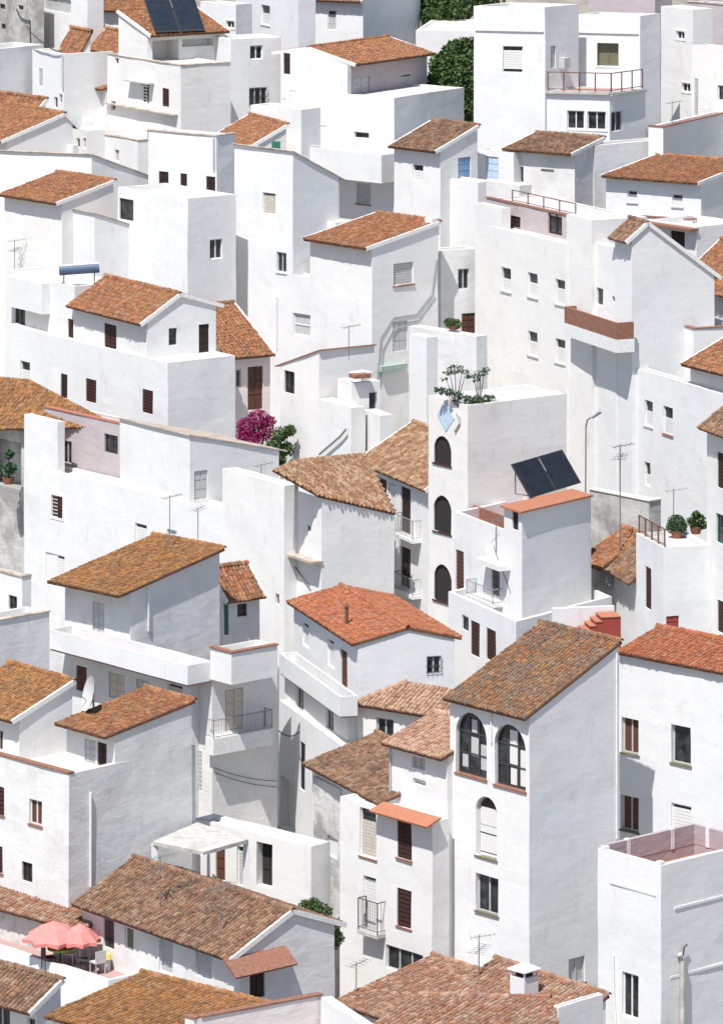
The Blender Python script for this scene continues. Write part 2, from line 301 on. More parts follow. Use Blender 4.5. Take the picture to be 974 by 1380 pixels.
def build_opening(root, f, a0, a1, z0, z1, kind, k):
    dp = k.get('dp', DPS.get(kind, 0.10)); e = 0.03; c1 = k.get('col', None); fr = k.get('fr', 'tw'); W, Hh = a1 - a0, z1 - z0
    if kind == 'hole': return None
    if kind in ('d', 's'):
        mb = MB(); f.box(mb, a0 - e, a1 + e, z0 - e, z1 + e, -dp - 0.05, -dp)
        nm = 'door' if kind == 'd' else 'window_shutter'
        o = mb.build(nm, SHUT[c1 or 'br'], root); md = MB()
        nl = max(3, int(Hh / 0.16)) if kind == 's' else 3; np_ = 2 if W > 0.55 else 1
        for j in range(np_):
            b0 = a0 + 0.05 + j * (W - 0.05) / np_; b1 = b0 + (W - 0.05) / np_ - 0.05
            for i in range(nl):
                q0 = z0 + 0.06 + i * (Hh - 0.06) / nl; q1 = q0 + (Hh - 0.06) / nl - 0.06
                f.box(md, b0, b1, q0, q1, -dp, -dp + 0.025)
        md.build('panel', SHUT[c1 or 'br'], o)
    elif kind == 'b':
        mb = MB(); _ring(mb, f, a0 - e, a1 + e, z0 - e, z1 + e, 0.07, -dp - 0.05, -dp + 0.02)
        o = mb.build('window', SHUT[fr], root); top = k.get('top', 0.12); zt = z1 - Hh * top; bt = z0 + Hh * k.get('bot', 0.0)  # strip of dark glass above the blind stands in for its box and shadow
        md = MB(); n_ = max(3, int((zt - bt) / 0.12))
        for i in range(n_):
            q0 = bt + (zt - bt) * i / n_; q1 = bt + (zt - bt) * (i + 1) / n_ - 0.012
            f.box(md, a0 + 0.04, a1 - 0.04, q0, q1, -dp - 0.02, -dp + 0.006)
        md.build('roller_blind', SHUT[c1 or 'w'], o)
        mp = MB(); f.box(mp, a0, a1, z0, z1, -dp - 0.07, -dp - 0.045); mp.build('pane', 'glass', o)
    else:                                                # glazed window, 'g'; arched with kind 'a'
        mb = MB(); wd = 0.055
        if kind == 'a':
            n_ = 12; out = arch_pts(a0 - e, a1 + e, z0, z1 + e, n_); inn = arch_pts(a0 + wd, a1 - wd, z0, z1 - wd, n_)
            for i in range(len(out) - 1):
                q = [out[i], out[i + 1], inn[i + 1], inn[i]]
                mb.hexa([f.pt(x, z, -dp - 0.05) for x, z in q] + [f.pt(x, z, -dp + 0.01) for x, z in q])
            zs = out[0][1]; f.box(mb, a0 - e, a0 + wd, z0, zs, -dp - 0.05, -dp + 0.01); f.box(mb, a1 - wd, a1 + e, z0, zs, -dp - 0.05, -dp + 0.01)
            f.box(mb, a0, a1, z0, z0 + wd, -dp - 0.05, -dp + 0.01)
        else: _ring(mb, f, a0 - e, a1 + e, z0 - e, z1 + e, wd + e, -dp - 0.05, -dp + 0.01)
        o = mb.build('window', SHUT[fr], root); mp = MB()
        if kind == 'a': _plate(mp, f, [(a1, z0)] + arch_pts(a0, a1, z0, z1) + [(a0, z0)], -dp - 0.05, -dp - 0.025)
        else: f.box(mp, a0, a1, z0, z1, -dp - 0.05, -dp - 0.025)
        mp.build('pane', SHUT.get(k.get('pane'), 'glass'), o)
        nv = k.get('mv', 1 if W > 0.6 else 0); nh = k.get('mh', 0)
        for i in range(nv): md = MB(); x = a0 + W * (i + 1) / (nv + 1); f.box(md, x - 0.03, x + 0.03, z0, z1 - (0.03 if kind != 'a' else wd + 0.18 * (nv > 1)), -dp - 0.024, -dp + 0.012); md.build('glazing_bar', SHUT[fr], o)
        for i in range(nh): md = MB(); x = z0 + Hh * (i + 1) / (nh + 1); f.box(md, a0, a1, x - 0.025, x + 0.025, -dp - 0.023, -dp + 0.008); md.build('glazing_bar', SHUT[fr], o)
        if k.get('cur'):
            for (u0, u1, v0, v1) in k['cur']:
                mc = MB(); f.box(mc, a0 + W * u0, a0 + W * u1, z0 + Hh * v0, z0 + Hh * v1, -dp - 0.0249, -dp - 0.018); mc.build('curtain', SHUT[k.get('curc', 'w')], o)
    if k.get('sill'):
        ms = MB(); f.box(ms, a0 - 0.06, a1 + 0.06, z0 - 0.06, z0 + 0.005, -dp - 0.01, 0.05); ms.build('sill', SHUT[k['sill']], o)
    if k.get('lintel'):
        ms = MB(); f.box(ms, a0 - 0.1, a1 + 0.1, z1 + 0.06, z1 + 0.13, 0.0, 0.12); ms.build('lintel', SHUT[k['lintel']], o)
    if k.get('trim'):
        ms = MB(); g_ = 0.09
        f.box(ms, a0 - g_, a0, z0 - g_, z1 + g_, -0.02, 0.025); f.box(ms, a1, a1 + g_, z0 - g_, z1 + g_, -0.02, 0.025)
        f.box(ms, a0, a1, z1, z1 + g_, -0.02, 0.025); f.box(ms, a0, a1, z0 - g_, z0, -0.02, 0.025); ms.build('surround', 'trim_white', o)
    if k.get('grille'):
        ms = MB(); n_ = max(2, int(W / 0.16))
        for i in range(n_ + 1): x = a0 + W * i / n_; ms.bar(f.pt(x, z0, 0.05), f.pt(x, z1, 0.05), 0.010, 4)
        for i in range(3): z = z0 + Hh * (i + 0.5) / 3; ms.bar(f.pt(a0 - 0.04, z, 0.05), f.pt(a1 + 0.04, z, 0.05), 0.012, 4)
        ms.build('grille', 'dark_metal', o)
    return o

DISP = 0.028
def wob(p): n_ = noise.noise_vector(p * 0.45); m_ = noise.noise_vector(p * 1.7 + Vector((9, 3, 5))); return Vector((n_.x, n_.y, n_.z * 0.8)) * DISP + m_ * (DISP * 0.35)

PIDX = {}
class Blk: pass
def H(label, c, l, r, yb=None, d=None, on=None, dd=0.0, root=None, name='house', cat='house', wall='white', roof='flat', apex=None,
      axis='r', lz=None, tile='rust', ov=0.42, ovs=0.06, vg='RL', par=0.35, bot=None, ops=(), ra=None, a=None, floor='roof_floor', cope=None, back=None, ridge=True, th=0.22, inner=None, bd=None, copef=False):
    B = Blk()
    if on is not None: d = on.depth(c[0]) + dd
    if d is None: d = dg(yb)
    C3 = P(c[0], c[1], d); z0 = C3.z; C = Vector((C3.x, C3.y))
    if a is None:
        dl = (CZ - z0) * F / (l[1] - HY); L3 = P(l[0], l[1], dl); ef = Vector((L3.x - C3.x, L3.y - C3.y)); Lf = ef.length; ef.normalize()
    else:
        ef = Vector((-math.cos(math.radians(a)), math.sin(math.radians(a)))); Lf = Face(C, ef, None, 1).s_at(l[0] if hasattr(l, '__len__') else l)
    er = Vector((ef.y, -ef.x)) if ra is None else Vector((math.cos(math.radians(ra)), math.sin(math.radians(ra))))
    rx = r[0] if hasattr(r, '__len__') else r
    tmp = Face(C, er, None, 1); Lr = bd if bd else tmp.s_at(rx)
    if Lr <= 0.3 or Lr > 40: print('BAD right side', label, c, round(Lr, 2)); Lr = 4.0
    if Lf <= 0.3 or Lf > 60: print('BAD front side', label, c, round(Lf, 2)); Lf = 4.0
    nf = Vector((ef.y, -ef.x)); nf = -nf if nf.dot(er) > 0 else nf
    nr = Vector((er.y, -er.x)); nr = -nr if nr.dot(ef) > 0 else nr
    B.f, B.r = Face(C, ef, nf, Lf), Face(C, er, nr, Lr); B.z0, B.C, B.d = z0, C, d
    zc = gz(min(C.y, (C + er * Lr).y, (C + ef * Lf).y)) - 0.6
    zb = zc if bot is None else CZ - (bot - HY) * d / F
    B.zb = zb
    # top profile
    prof = None
    if roof in ('mono', 'gable', 'slope', 'cut'):
        fa = B.r if axis == 'r' else B.f
        endz = fa.z_at(r[0], r[1]) if axis == 'r' else fa.z_at(l[0], lz)
        prof = [(0.0, z0)]
        if apex: prof.append((fa.s_at(apex[0]), fa.z_at(*apex)))
        prof.append((fa.L, endz))
    zt = max(q[1] for q in prof) if prof else z0
    if root is None:
        root = empty(name, (C.x, C.y, max(zb, gz(C.y)) if bot is None else zb), label, cat)
    B.root = root
    # openings
    opn = {'f': [], 'r': []}; todo = []
    for o_ in ops:
        fk, x0, x1, y0, y1, kind = o_[:6]; k = o_[6] if len(o_) > 6 else {}
        fc = B.f if fk == 'f' else B.r
        s0, s1 = sorted((fc.s_at(x0), fc.s_at(x1))); xm = (x0 + x1) / 2; q1, q0 = fc.z_at(xm, y0), fc.z_at(xm, y1)
        s0, s1 = max(s0, 0.06), min(s1, fc.L - 0.06); q0 = max(q0, zb + 0.05)
        if s1 - s0 < 0.1 or q1 - q0 < 0.1: print('skipped opening', label, o_); continue
        if kind != 'flush': opn[fk].append((s0, s1, q0, q1, kind, k))
        todo.append((fc, s0, s1, q0, q1, kind, k))
    # wall
    bm = bmesh.new(); zs = {round(zb, 4), round(zt, 4)}
    n_ = max(1, int((zt - zb) / 1.1))
    for i in range(1, n_): zs.add(round(zb + (zt - zb) * i / n_, 4))
    for fk in 'fr':
        for q in opn[fk]: zs.add(round(q[2], 4)); zs.add(round(q[3], 4))
    zs = sorted(zs); zs = [z for i, z in enumerate(zs) if i == 0 or z - zs[i - 1] > 1e-3]; vmap = {}
    def V(p):
        key = (round(p.x, 3), round(p.y, 3), round(p.z, 3))
        if key not in vmap: vmap[key] = bm.verts.new(p)
        return vmap[key]
    def quad(ps):
        vs = [V(p) for p in ps]
        if len(set(vs)) == len(vs):
            try: bm.faces.new(vs)
            except ValueError: pass
    C2 = C + ef * Lf + er * Lr
    sides = [(B.f, opn['f']), (B.r, opn['r']), (Face(C2, -ef, -nf, Lf), []), (Face(C2, -er, -nr, Lr), [])]
    for fc, ol in sides:
        ss = {0.0, round(fc.L, 4)}; n_ = max(1, int(fc.L / 1.1))
        for i in range(1, n_): ss.add(round(fc.L * i / n_, 4))
        for q in ol: ss.add(round(q[0], 4)); ss.add(round(q[1], 4))
        ss = sorted(ss)
        for s0, s1 in zip(ss, ss[1:]):
            if s1 - s0 < 1e-3: continue
            for q0, q1 in zip(zs, zs[1:]):
                sm, qm = (s0 + s1) / 2, (q0 + q1) / 2
                if any(q[0] < sm < q[1] and q[2] < qm < q[3] for q in ol): continue
                quad([fc.pt(s0, q0), fc.pt(s1, q0), fc.pt(s1, q1), fc.pt(s0, q1)])
        for (s0, s1, q0, q1, kind, k) in ol:
            dp = -(k.get('dp', DPS.get(kind, 0.10)) + 0.03)
            sg = [x for x in ss if s0 - 1e-4 <= x <= s1 + 1e-4]; zg = [x for x in zs if q0 - 1e-3 <= x <= q1 + 1e-3]
            for x0, x1 in zip(sg, sg[1:]):
                for z in (zg[0], zg[-1]): quad([fc.pt(x0, z), fc.pt(x1, z), fc.pt(x1, z, dp), fc.pt(x0, z, dp)])
            for y0, y1 in zip(zg, zg[1:]):
                for x in (sg[0], sg[-1]): quad([fc.pt(x, y0), fc.pt(x, y1), fc.pt(x, y1, dp), fc.pt(x, y0, dp)])
            if kind == 'hole':                              # a recess with its own back wall
                for x0, x1 in zip(sg, sg[1:]):
                    for y0, y1 in zip(zg, zg[1:]): quad([fc.pt(x0, y0, dp), fc.pt(x1, y0, dp), fc.pt(x1, y1, dp), fc.pt(x0, y1, dp)])
            if kind == 'a':                                 # spandrels of an arched opening
                ap = arch_pts(s0, s1, q0, q1, 14); cm = (s0 + s1) / 2
                for i in range(len(ap) - 1):
                    (xa, za), (xb, zb_) = ap[i], ap[i + 1]
                    for o0 in (0.0,):
                        quad([fc.pt(xa, za), fc.pt(xb, zb_), fc.pt(xb, q1), fc.pt(xa, q1)])
                    quad([fc.pt(xa, za), fc.pt(xb, zb_), fc.pt(xb, zb_, dp), fc.pt(xa, za, dp)])
    # top
    if prof:
        ax, cr, W = (er, ef, Lf) if axis == 'r' else (ef, er, Lr)
        for (t0, q0), (t1, q1) in zip(prof, prof[1:]):
            p0 = Vector((C.x + ax.x * t0, C.y + ax.y * t0, q0)); dv = Vector((ax.x * (t1 - t0), ax.y * (t1 - t0), q1 - q0)); cv = Vector((cr.x, cr.y, 0))
            nn = dv.cross(cv).normalized(); nn = -nn if nn.z < 0 else nn
            bmesh.ops.bisect_plane(bm, geom=bm.verts[:] + bm.edges[:] + bm.faces[:], dist=1e-5, plane_co=p0 - nn * 0.004, plane_no=nn, clear_outer=True)
    else:
        t_ = min(th, Lf * 0.3, Lr * 0.3); fl = z0 - par
        q = [C, C + ef * Lf, C2, C + er * Lr]
        qi = [C + ef * t_ + er * t_, C + ef * (Lf - t_) + er * t_, C2 - ef * t_ - er * t_, C + er * (Lr - t_) + ef * t_]
        zz = [round(z0, 4)]; z_ = zs[-1]
        for i in range(4):
            j = (i + 1) % 4; n_ = max(1, int((q[j] - q[i]).length / 1.1))
            a0, a1 = Vector((*q[i], z_)), Vector((*q[j], z_)); b0, b1 = Vector((*qi[i], z_)), Vector((*qi[j], z_))
            # top of the parapet, matched to the wall grid on that side
            fs_ = sides[{0: 0, 3: 1, 1: 3, 2: 2}[i]]; L_ = fs_[0].L; ss = {0.0, round(L_, 4)}; m_ = max(1, int(L_ / 1.1))
            for g_ in range(1, m_): ss.add(round(L_ * g_ / m_, 4))
            for o_ in fs_[1]: ss.add(round(o_[0], 4)); ss.add(round(o_[1], 4))
            for s0, s1 in zip(sorted(ss), sorted(ss)[1:]):
                if s1 - s0 < 1e-3: continue
                k0, k1 = s0 / L_, s1 / L_
                rev = (fs_[0].pt(0, z_) - a0).length > 1e-3
                if rev: k0, k1 = 1 - k1, 1 - k0
                quad([a0.lerp(a1, k0), a0.lerp(a1, k1), b0.lerp(b1, k1), b0.lerp(b1, k0)])
                if not inner: quad([b0.lerp(b1, k0), b0.lerp(b1, k1), Vector((*qi[i].lerp(qi[j], k1), fl)), Vector((*qi[i].lerp(qi[j], k0), fl))])
        if inner:
            mi = MB(); mi.add([(*p, fl) for p in qi] + [(*p, z_ - 0.004) for p in qi], [(i, (i + 1) % 4, 4 + (i + 1) % 4, 4 + i) for i in range(4)]); mi.build('parapet_lining', inner, root)
        B.fz = fl; B.quad = qi
        mf = MB(); slab(mf, [Vector((*p, fl)) for p in [C + (ef + er) * t_ * .5, C + ef * (Lf - t_ * .5) + er * t_ * .5, C2 - (ef + er) * t_ * .5, C + er * (Lr - t_ * .5) + ef * t_ * .5]], 0.12, Vector((0, 0, 1))); mf.build('roof_floor', floor, root)
    if bot is not None: quad([Vector((C.x, C.y, zs[0])), Vector((*(C + er * Lr), zs[0])), Vector((C2.x, C2.y, zs[0])), Vector((*(C + ef * Lf), zs[0]))])
    for v_ in bm.verts: v_.co += wob(v_.co)
    bmesh.ops.recalc_face_normals(bm, faces=bm.faces[:])
    me = bpy.data.meshes.new('wall'); o0 = parent_loc(root)
    for v_ in bm.verts: v_.co -= o0
    if not prof:
        for f_ in bm.faces:
            if abs(f_.normal.z) > 0.8 and f_.calc_center_median().z + o0.z > z0 - 0.08: f_.material_index = 1
    bm.to_mesh(me); bm.free(); me.materials.append(MATS[wall]); me.materials.append(MATS['wall_top'])
    wo = bpy.data.objects.new('wall', me); col.objects.link(wo); wo.parent = root; LOC[wo.name] = o0; B.wall = wo; wo.pass_index = PIDX.setdefault(root.name, len(PIDX) + 1)
    for fc, s0, s1, q0, q1, kind, k in todo: build_opening(root, fc, s0, s1, q0, q1, kind, k)
    # roof
    B.planes = []
    if prof and roof != 'cut':
        T = prof[-1][0]
        for si, ((t0, q0), (t1, q1)) in enumerate(zip(prof, prof[1:])):
            sl_ = (q1 - q0) / (t1 - t0); lo_first = q0 <= q1
            a0 = t0 - (ov if (t0 == 0.0 and lo_first) else (0.10 if t0 == 0.0 else 0.0))
            a1 = t1 + (ov if (t1 == T and not lo_first) else (0.10 if t1 == T else 0.0))
            z_a0, z_a1 = q0 + sl_ * (a0 - t0), q1 + sl_ * (a1 - t1)
            def pt3(t_, s_, z_): q = C + ax * t_ + cr * s_; return Vector((q.x, q.y, z_ + 0.11))
            if lo_first: pts = [pt3(a0, -ovs, z_a0), pt3(a0, W + ovs, z_a0), pt3(a1, W + ovs, z_a1), pt3(a1, -ovs, z_a1)]
            else: pts = [pt3(a1, W + ovs, z_a1), pt3(a1, -ovs, z_a1), pt3(a0, -ovs, z_a0), pt3(a0, W + ovs, z_a0)]
            nn = (pts[1] - pts[0]).cross(pts[2] - pts[0]).normalized(); nn = -nn if nn.z < 0 else nn
            B.planes.append((pts[0], nn)); B.rp = pts
            if roof == 'slope':
                mb = MB(); slab(mb, [p - Vector((0, 0, 0.06)) for p in pts], 0.05, nn); mb.build('roof', cope or 'coping', root)
            else:
                we = ()
                if vg: near, far = (3, 1) if lo_first else (1, 3); we = tuple(([near] if 'R' in vg else []) + ([far] if 'L' in vg else []))
                roof_plane(root, pts, 'tile_' + tile, we, (2,) if ridge and (si == 0 or not apex) else ())
    elif cope:
        mc = MB(); zc_ = z0 + 0.015
        B.f.box(mc, -0.04, Lf + 0.04, zc_, zc_ + 0.05, -0.26, 0.04); copef or B.r.box(mc, 0.262, Lr + 0.04, zc_, zc_ + 0.05, -0.26, 0.04)
        mc.build('coping', cope, root)
    return B

def roof_hit(B, px, py, i=0): return ray_plane(px, py, *B.planes[i])
def on_level(px, py, z): dd_ = (CZ - z) * F / (py - HY); return P(px, py, dd_)

def poly_roof(root, e0, e1, top, pts, tile, white=(), ridge=(), tw=0.19):
    """free roof plane: two eave points and one high point (picture x, y, distance), outline in picture points, eave first"""
    a_, b_, c_ = P(*e0), P(*e1), P(*top); n_ = (b_ - a_).cross(c_ - a_).normalized()
    q = [ray_plane(x, y, a_, n_) for x, y in pts]
    roof_plane(root, q, 'tile_' + tile, white, ridge, tw=tw)
    return (a_, n_ if n_.z > 0 else -n_)

def ledge(B, fk, x0, x1, y, proj=0.35, th=0.10, mat='trim_white', name='ledge'):
    f = B.f if fk == 'f' else B.r; s0, s1 = sorted((f.s_at(x0), f.s_at(x1))); z = f.z_at((x0 + x1) / 2, y)
    mb = MB(); f.box(mb, s0, s1, z - th, z, -0.05, proj); return mb.build(name, mat, B.root)
def pipe(B, fk, pts, r=0.035, mat='trim_white', name='drainpipe', o=0.06):
    f = B.f if fk == 'f' else B.r; mb = MB(); mb.path([f.pt(f.s_at(x), f.z_at(x, y), o) for x, y in pts], r, 6); return mb.build(name, mat, B.root)
def railing(root, p, q, h=0.95, n=5, mat='dark_metal', bars=True, r=0.022, panel=None):
    p, q = Vector(p), Vector(q); up = Vector((0, 0, h)); mb = MB()
    mb.bar(p + up, q + up, r); mb.bar(p + up * 0.12, q + up * 0.12, r * .8)
    for i in range(n + 1): b0 = p.lerp(q, i / n); mb.bar(b0, b0 + up, r * 1.3)
    if bars:
        m_ = max(2, int((q - p).length / 0.13))
        for i in range(1, m_): b0 = p.lerp(q, i / m_); mb.bar(b0 + up * .12, b0 + up, r * 0.45, 4)
    return mb.build('railing', mat, root)
def balcony(B, fk, x0, x1, ytop, ybot, proj, mat='white', solid=True, th=0.14, rail='dark_metal', slabmat='trim_white'):
    """projecting balcony; picture measures are those of its outer face"""
    f0 = B.f if fk == 'f' else B.r; f = f0.off(proj); s0, s1 = sorted((f.s_at(x0), f.s_at(x1))); xm = (x0 + x1) / 2
    z1, z0 = f.z_at(xm, ytop), f.z_at(xm, ybot); mb = MB()
    f0.box(mb, s0, s1, z0, z0 + th, -0.03, proj); o = mb.build('balcony', slabmat, B.root)
    if solid:
        mp = MB(); t_ = 0.12; z2 = z0 + th
        f0.box(mp, s0, s1, z2, z1, proj - t_, proj); f0.box(mp, s0, s0 + t_, z2, z1, 0, proj - t_); f0.box(mp, s1 - t_, s1, z2, z1, 0, proj - t_)
        mp.build('parapet', mat, o)
    else:
        h = z1 - z0 - th; zz = z0 + th; mr = MB(); A = [f0.pt(s0 + .03, zz, 0.02), f0.pt(s0 + .03, zz, proj - .04), f0.pt(s1 - .03, zz, proj - .04), f0.pt(s1 - .03, zz, 0.02)]
        for p, q in zip(A, A[1:]):
            up = Vector((0, 0, h)); mr.bar(p + up, q + up, 0.022); mr.bar(p + up * .1, q + up * .1, 0.016); mr.bar(q, q + up, 0.025)
            m_ = max(2, int((q - p).length / 0.13))
            for i in range(1, m_): b0 = p.lerp(q, i / m_); mr.bar(b0 + up * .1, b0 + up, 0.011, 4)
        mr.build('railing', rail, o)
    return o
# ------------------------------------------------------------------ hillside
mb = MB(); xs = [-3000, -400, -80, -40, 0, 40, 80, 400, 3000]; ys = [-400, 100, 150, 180, 210, 240, 270, 300, 340, 700, 3000]
def hill(x, y): return gz(min(max(y, 120), 360)) + (0.05 * (y - 360) if y > 360 else 0) + (0.02 * (y - 120) if y < 120 else 0)
mb.add([(x, y, hill(x, y)) for y in ys for x in xs], [(j * 9 + i, j * 9 + i + 1, j * 9 + i + 10, j * 9 + i + 9) for j in range(len(ys) - 1) for i in range(8)])
g_ = mb.build('ground', 'ground_soil'); g_['kind'] = 'structure'
D = dict
# ------------------------------------------------------------------ top rows of the village
Hh = H
Y0 = H('rose coloured rooftop room behind the balcony house', (882, -14), (792, -20), 905, yb=130, wall='rose')
Y2 = H('dusty pink rooftop terrace wall above the house with the slit window', (1015, 10), (925, 3), 1040, yb=195, wall='rose', cope='coping')
TW = H('low white garden wall between the two dark trees', (640, 42), (560, 48), 660, yb=115, name='garden_wall', cat='wall', a=8, par=0.05)
B1 = H('white house with bluish shaded flank above the lilac porch', (489, 2), (403, -2), (566, -60), yb=110, a=24, roof='mono', tile='pale',
       ops=[('f', 442, 453, 14, 41, 'b', D(col='gy', top=0.2))])
B2 = H('tall white block with one grey roller blind beside the solar roof', (402, -34), (318, -48), 425, yb=160,
       ops=[('f', 352, 364, 7, 34, 'b', D(col='w', top=0.4, sill='gy'))])
EA = H('white house behind with a thin tiled eave and small square window', (192, 16), (115, 11), (225, -4), yb=140, roof='mono', tile='rust', ops=[('f', 137, 142, 32, 40, 'g')])
EB = H('small white house with square window beside the solar panels', (318, 6), (270, 2), 340, yb=165, ops=[('f', 305, 316, 28, 38, 'g', D(trim=1))], par=0.1)
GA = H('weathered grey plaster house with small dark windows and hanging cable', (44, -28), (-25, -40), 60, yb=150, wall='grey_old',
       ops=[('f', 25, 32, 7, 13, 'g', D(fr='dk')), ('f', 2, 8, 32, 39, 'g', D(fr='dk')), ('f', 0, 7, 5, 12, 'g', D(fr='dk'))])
GB = H('white house with wide lilac framed window at the top', (118, -24), (45, -36), 140, yb=170, ops=[('f', 60, 96, -3, 16, 'g', D(mv=3, fr='gy', pane='gy'))])
DB = H('small white house with a tiled lean-to roof below the pink gable', (171, 67), (127, 60), (186, 50), yb=195, roof='mono', tile='rust', wall='pink', vg='')
CBk = H('narrow white house with short tiled roof and slit window', (113, 64), (86, 59), (122, 48), yb=190, roof='mono', tile='rust', vg='', ops=[('f', 97, 101, 73, 91, 's', D(col='gy'))])
I3 = H('pale plain side wall on the slope below the grey house', (-40, 70), (-80, 62), 59, yb=205, a=40)
B2a = H('white facade with grey conduit and two slit windows', (87, 73), (44, 66), 93, yb=205,
        ops=[('f', 53, 58, 92, 115, 's', D(col='gy')), ('f', 73, 78, 131, 146, 'g'), ('f', 80, 84, 127, 140, 'g')])
pipe(B2a, 'f', [(86, 74), (86, 118)], 0.07, 'blind_grey', 'conduit')
FB = H('narrow white house with a small tiled hood roof and black window', (143, 121), (111, 114), (149, 104), yb=198, roof='mono', tile='rust', vg='',
       ops=[('f', 119, 127, 137, 147, 'g', D(fr='dk')), ('f', 120, 125, 150, 158, 'b'), ('f', 113, 118, 190, 201, 'g')])
FC = H('white facade with a row of small windows under the hood roof house', (141, 166), (92, 156), 146, yb=219,
       ops=[('f', 103, 109, 187, 200, 'g'), ('f', 117, 123, 187, 202, 'g'), ('f', 133, 138, 195, 204, 'g')], par=0.05)
S = H('white house carrying dark solar panels over an open porch', (244, 89), (145, 73), 311, yb=258, par=0.06, cope='coping',
      ops=[('f', 193, 201, 116, 139, 's', D(lintel='ru')), ('f', 219, 228, 119, 144, 's'), ('f', 193, 202, 175, 219, 'd', D(col='br')), ('f', 155, 161, 78, 87, 'g'),
           ('f', 150, 156, 136, 148, 'g'), ('f', 163, 168, 140, 157, 'b'), ('f', 155, 161, 202, 218, 'b')])
ledge(S, 'f', 176, 208, 109, 0.45, 0.08, 'blind_grey', 'canopy'); ledge(S, 'f', 146, 240, 146, 0.3, 0.07, 'coping'); ledge(S, 'f', 141, 186, 190, 0.3, 0.07, 'coping')
ledge(S, 'f', 186, 206, 221, 0.5, 0.1, 'terracotta', 'balcony')
S2 = H('', (199, 47), (160, 41), 303, on=S.f, dd=0.03, root=S.root, roof='mono', axis='f', lz=18, tile='rust', ov=0.45,
       ops=[('r', 206, 241, 54, 85, 'hole', D(dp=1.3)), ('r', 246, 288, 52, 62, 'hole', D(dp=0.6))])
B2b = H('grey shaded block with a barred window beside the solar house', (311, 53), (285, 48), 379, yb=226,
        ops=[('r', 337, 354, 61, 80, 'g', D(fr='tw')), ('r', 336, 360, 118, 143, 'g', D(fr='gy', grille=1, mv=2))])
B3 = H('wide white house with a tiled roof over a lilac shaded porch', (531, 132), (378, 120), 625, yb=268, a=35, par=0.08,
       ops=[('f', 422, 440, 169, 196, 'b', D(top=0.3)), ('f', 477, 497, 178, 202, 'b', D(top=0.3)), ('f', 390, 400, 122, 146, 'g', D(fr='gy')), ('f', 380, 385, 133, 142, 'g')])
B3w = H('', (468, 87), (378, 79), 500, on=B3.f, dd=0.03, root=B3.root, a=35, roof='cut', axis='f', lz=72, apex=(416, 67), bd=0.35,
        ops=[('f', 382, 391, 72, 100, 'd', D(col='db'))])
B3u = H('', (469, 86), (378, 79), 575, on=B3.f, dd=0.42, root=B3.root, a=35, wall='rose', roof='gable', axis='f', lz=72, apex=(416, 67), tile='rust', ov=0.55,
        ops=[('r', 477, 498, 103, 127, 'd', D(col='gy')), ('r', 540, 556, 100, 122, 'b', D(col='gy'))])
J2 = H('low white roof terrace with a green crate beside the tall wall', (406, 148), (338, 141), 432, yb=280, par=0.3)
K1 = H('white row house with three dark brown doors along its terrace', (292, 184), (200, 176), 317, yb=345, par=0.1, cope='coping',
       ops=[('f', 214, 227, 231, 264, 'd', D(col='db')), ('f', 243, 252, 234, 262, 'd', D(col='db')), ('f', 278, 290, 238, 266, 'd', D(col='db'))])
pipe(K1, 'f', [(289, 186), (289, 228)], 0.05, 'blind_grey')
K2 = H('small house with an orange tiled gable behind the brown doors terrace', (342, 198), (292, 184), (386, 172), yb=312, roof='mono', tile='rust')
I2 = H('rust tiled house half hidden above the long grey gable', (42, 162), (-60, 148), (62, 138), yb=240, roof='mono', tile='rust')
I1 = H('rust tiled house with a long grey gable wall and white verge', (10, 190), (-70, 175), (98, 166), yb=300, roof='gable', apex=(88, 156), tile='rust', vg='R')
J1 = H('long white parapet wall in front of the grey gable', (124, 209), (-30, 205), (214, 242), yb=335, a=20, ra=42, roof='slope', cope='coping')
q = H('white house with a curved balcony parapet and shaded blind below', (531, 243), (440, 233), 565, yb=298, ops=[('f', 480, 499, 247, 275, 'b', D(col='gy', top=0.1, sill='tc'))])
balcony(q, 'f', 400, 514, 203, 241, 1.2)
railing(q.root, q.f.pt(q.f.s_at(395), q.f.z_at(395, 200), 1.1), q.f.pt(q.f.s_at(512), q.f.z_at(512, 209), 1.1), 0.4, 4, 'trim_white', False, 0.015)
W3 = H('white terrace wall with a pale blue door', (692, 206), (640, 201), 712, yb=318, ops=[('f', 654, 671, 211, 241, 'd', D(col='pb'))])
W1 = H('white house with dusky tiled roof and blue door on its side terrace', (593, 203), (531, 196), (643, 173), yb=335, roof='mono', tile='brown',
       ops=[('f', 556, 570, 222, 244, 'b', D(top=0.35, col='w')), ('r', 617, 634, 212, 240, 'd', D(col='bl'))])
W2 = H('', (644, 246), (594, 239), 664, yb=346, root=W1.root, par=0.1)
X1 = H('tall white house with a railed terrace balcony and black windows below', (734, 10), (638, 0), 779, yb=262, a=14, ra=50, par=0.8,
       ops=[('f', 677, 704, 62, 98, 'b', D(top=0.16, bot=0.14)), ('r', 741, 748, 62, 92, 'd', D(col='gy'))])
ledge(X1, 'f', 640, 732, 40, 0.07, 0.08)
X2 = H('', (862, 21), (778, 0), 889, d=267.2, a=14, ra=50, root=X1.root, par=0.6, ops=[('f', 804, 833, 58, 89, 'g', D(fr='ol', pane='ol', mv=1, dp=0.25, trim=1))])
ledge(X2, 'f', 779, 860, 43, 0.07, 0.08)
X3 = H('', (821, 125), (736, 0), 869, on=X1.f, dd=0.05, a=14, ra=50, root=X1.root, par=0.02, floor='terrace_floor',
       ops=[('f', 764, 787, 149, 174, 'g', D(mv=1, trim=1)), ('f', 791, 816, 150, 175, 'g', D(mv=1, trim=1)), ('r', 823, 838, 150, 177, 'g', D(fr='gy'))])
ledge(X3, 'f', 735, 821, 123, 0.18, 0.14, 'concrete')
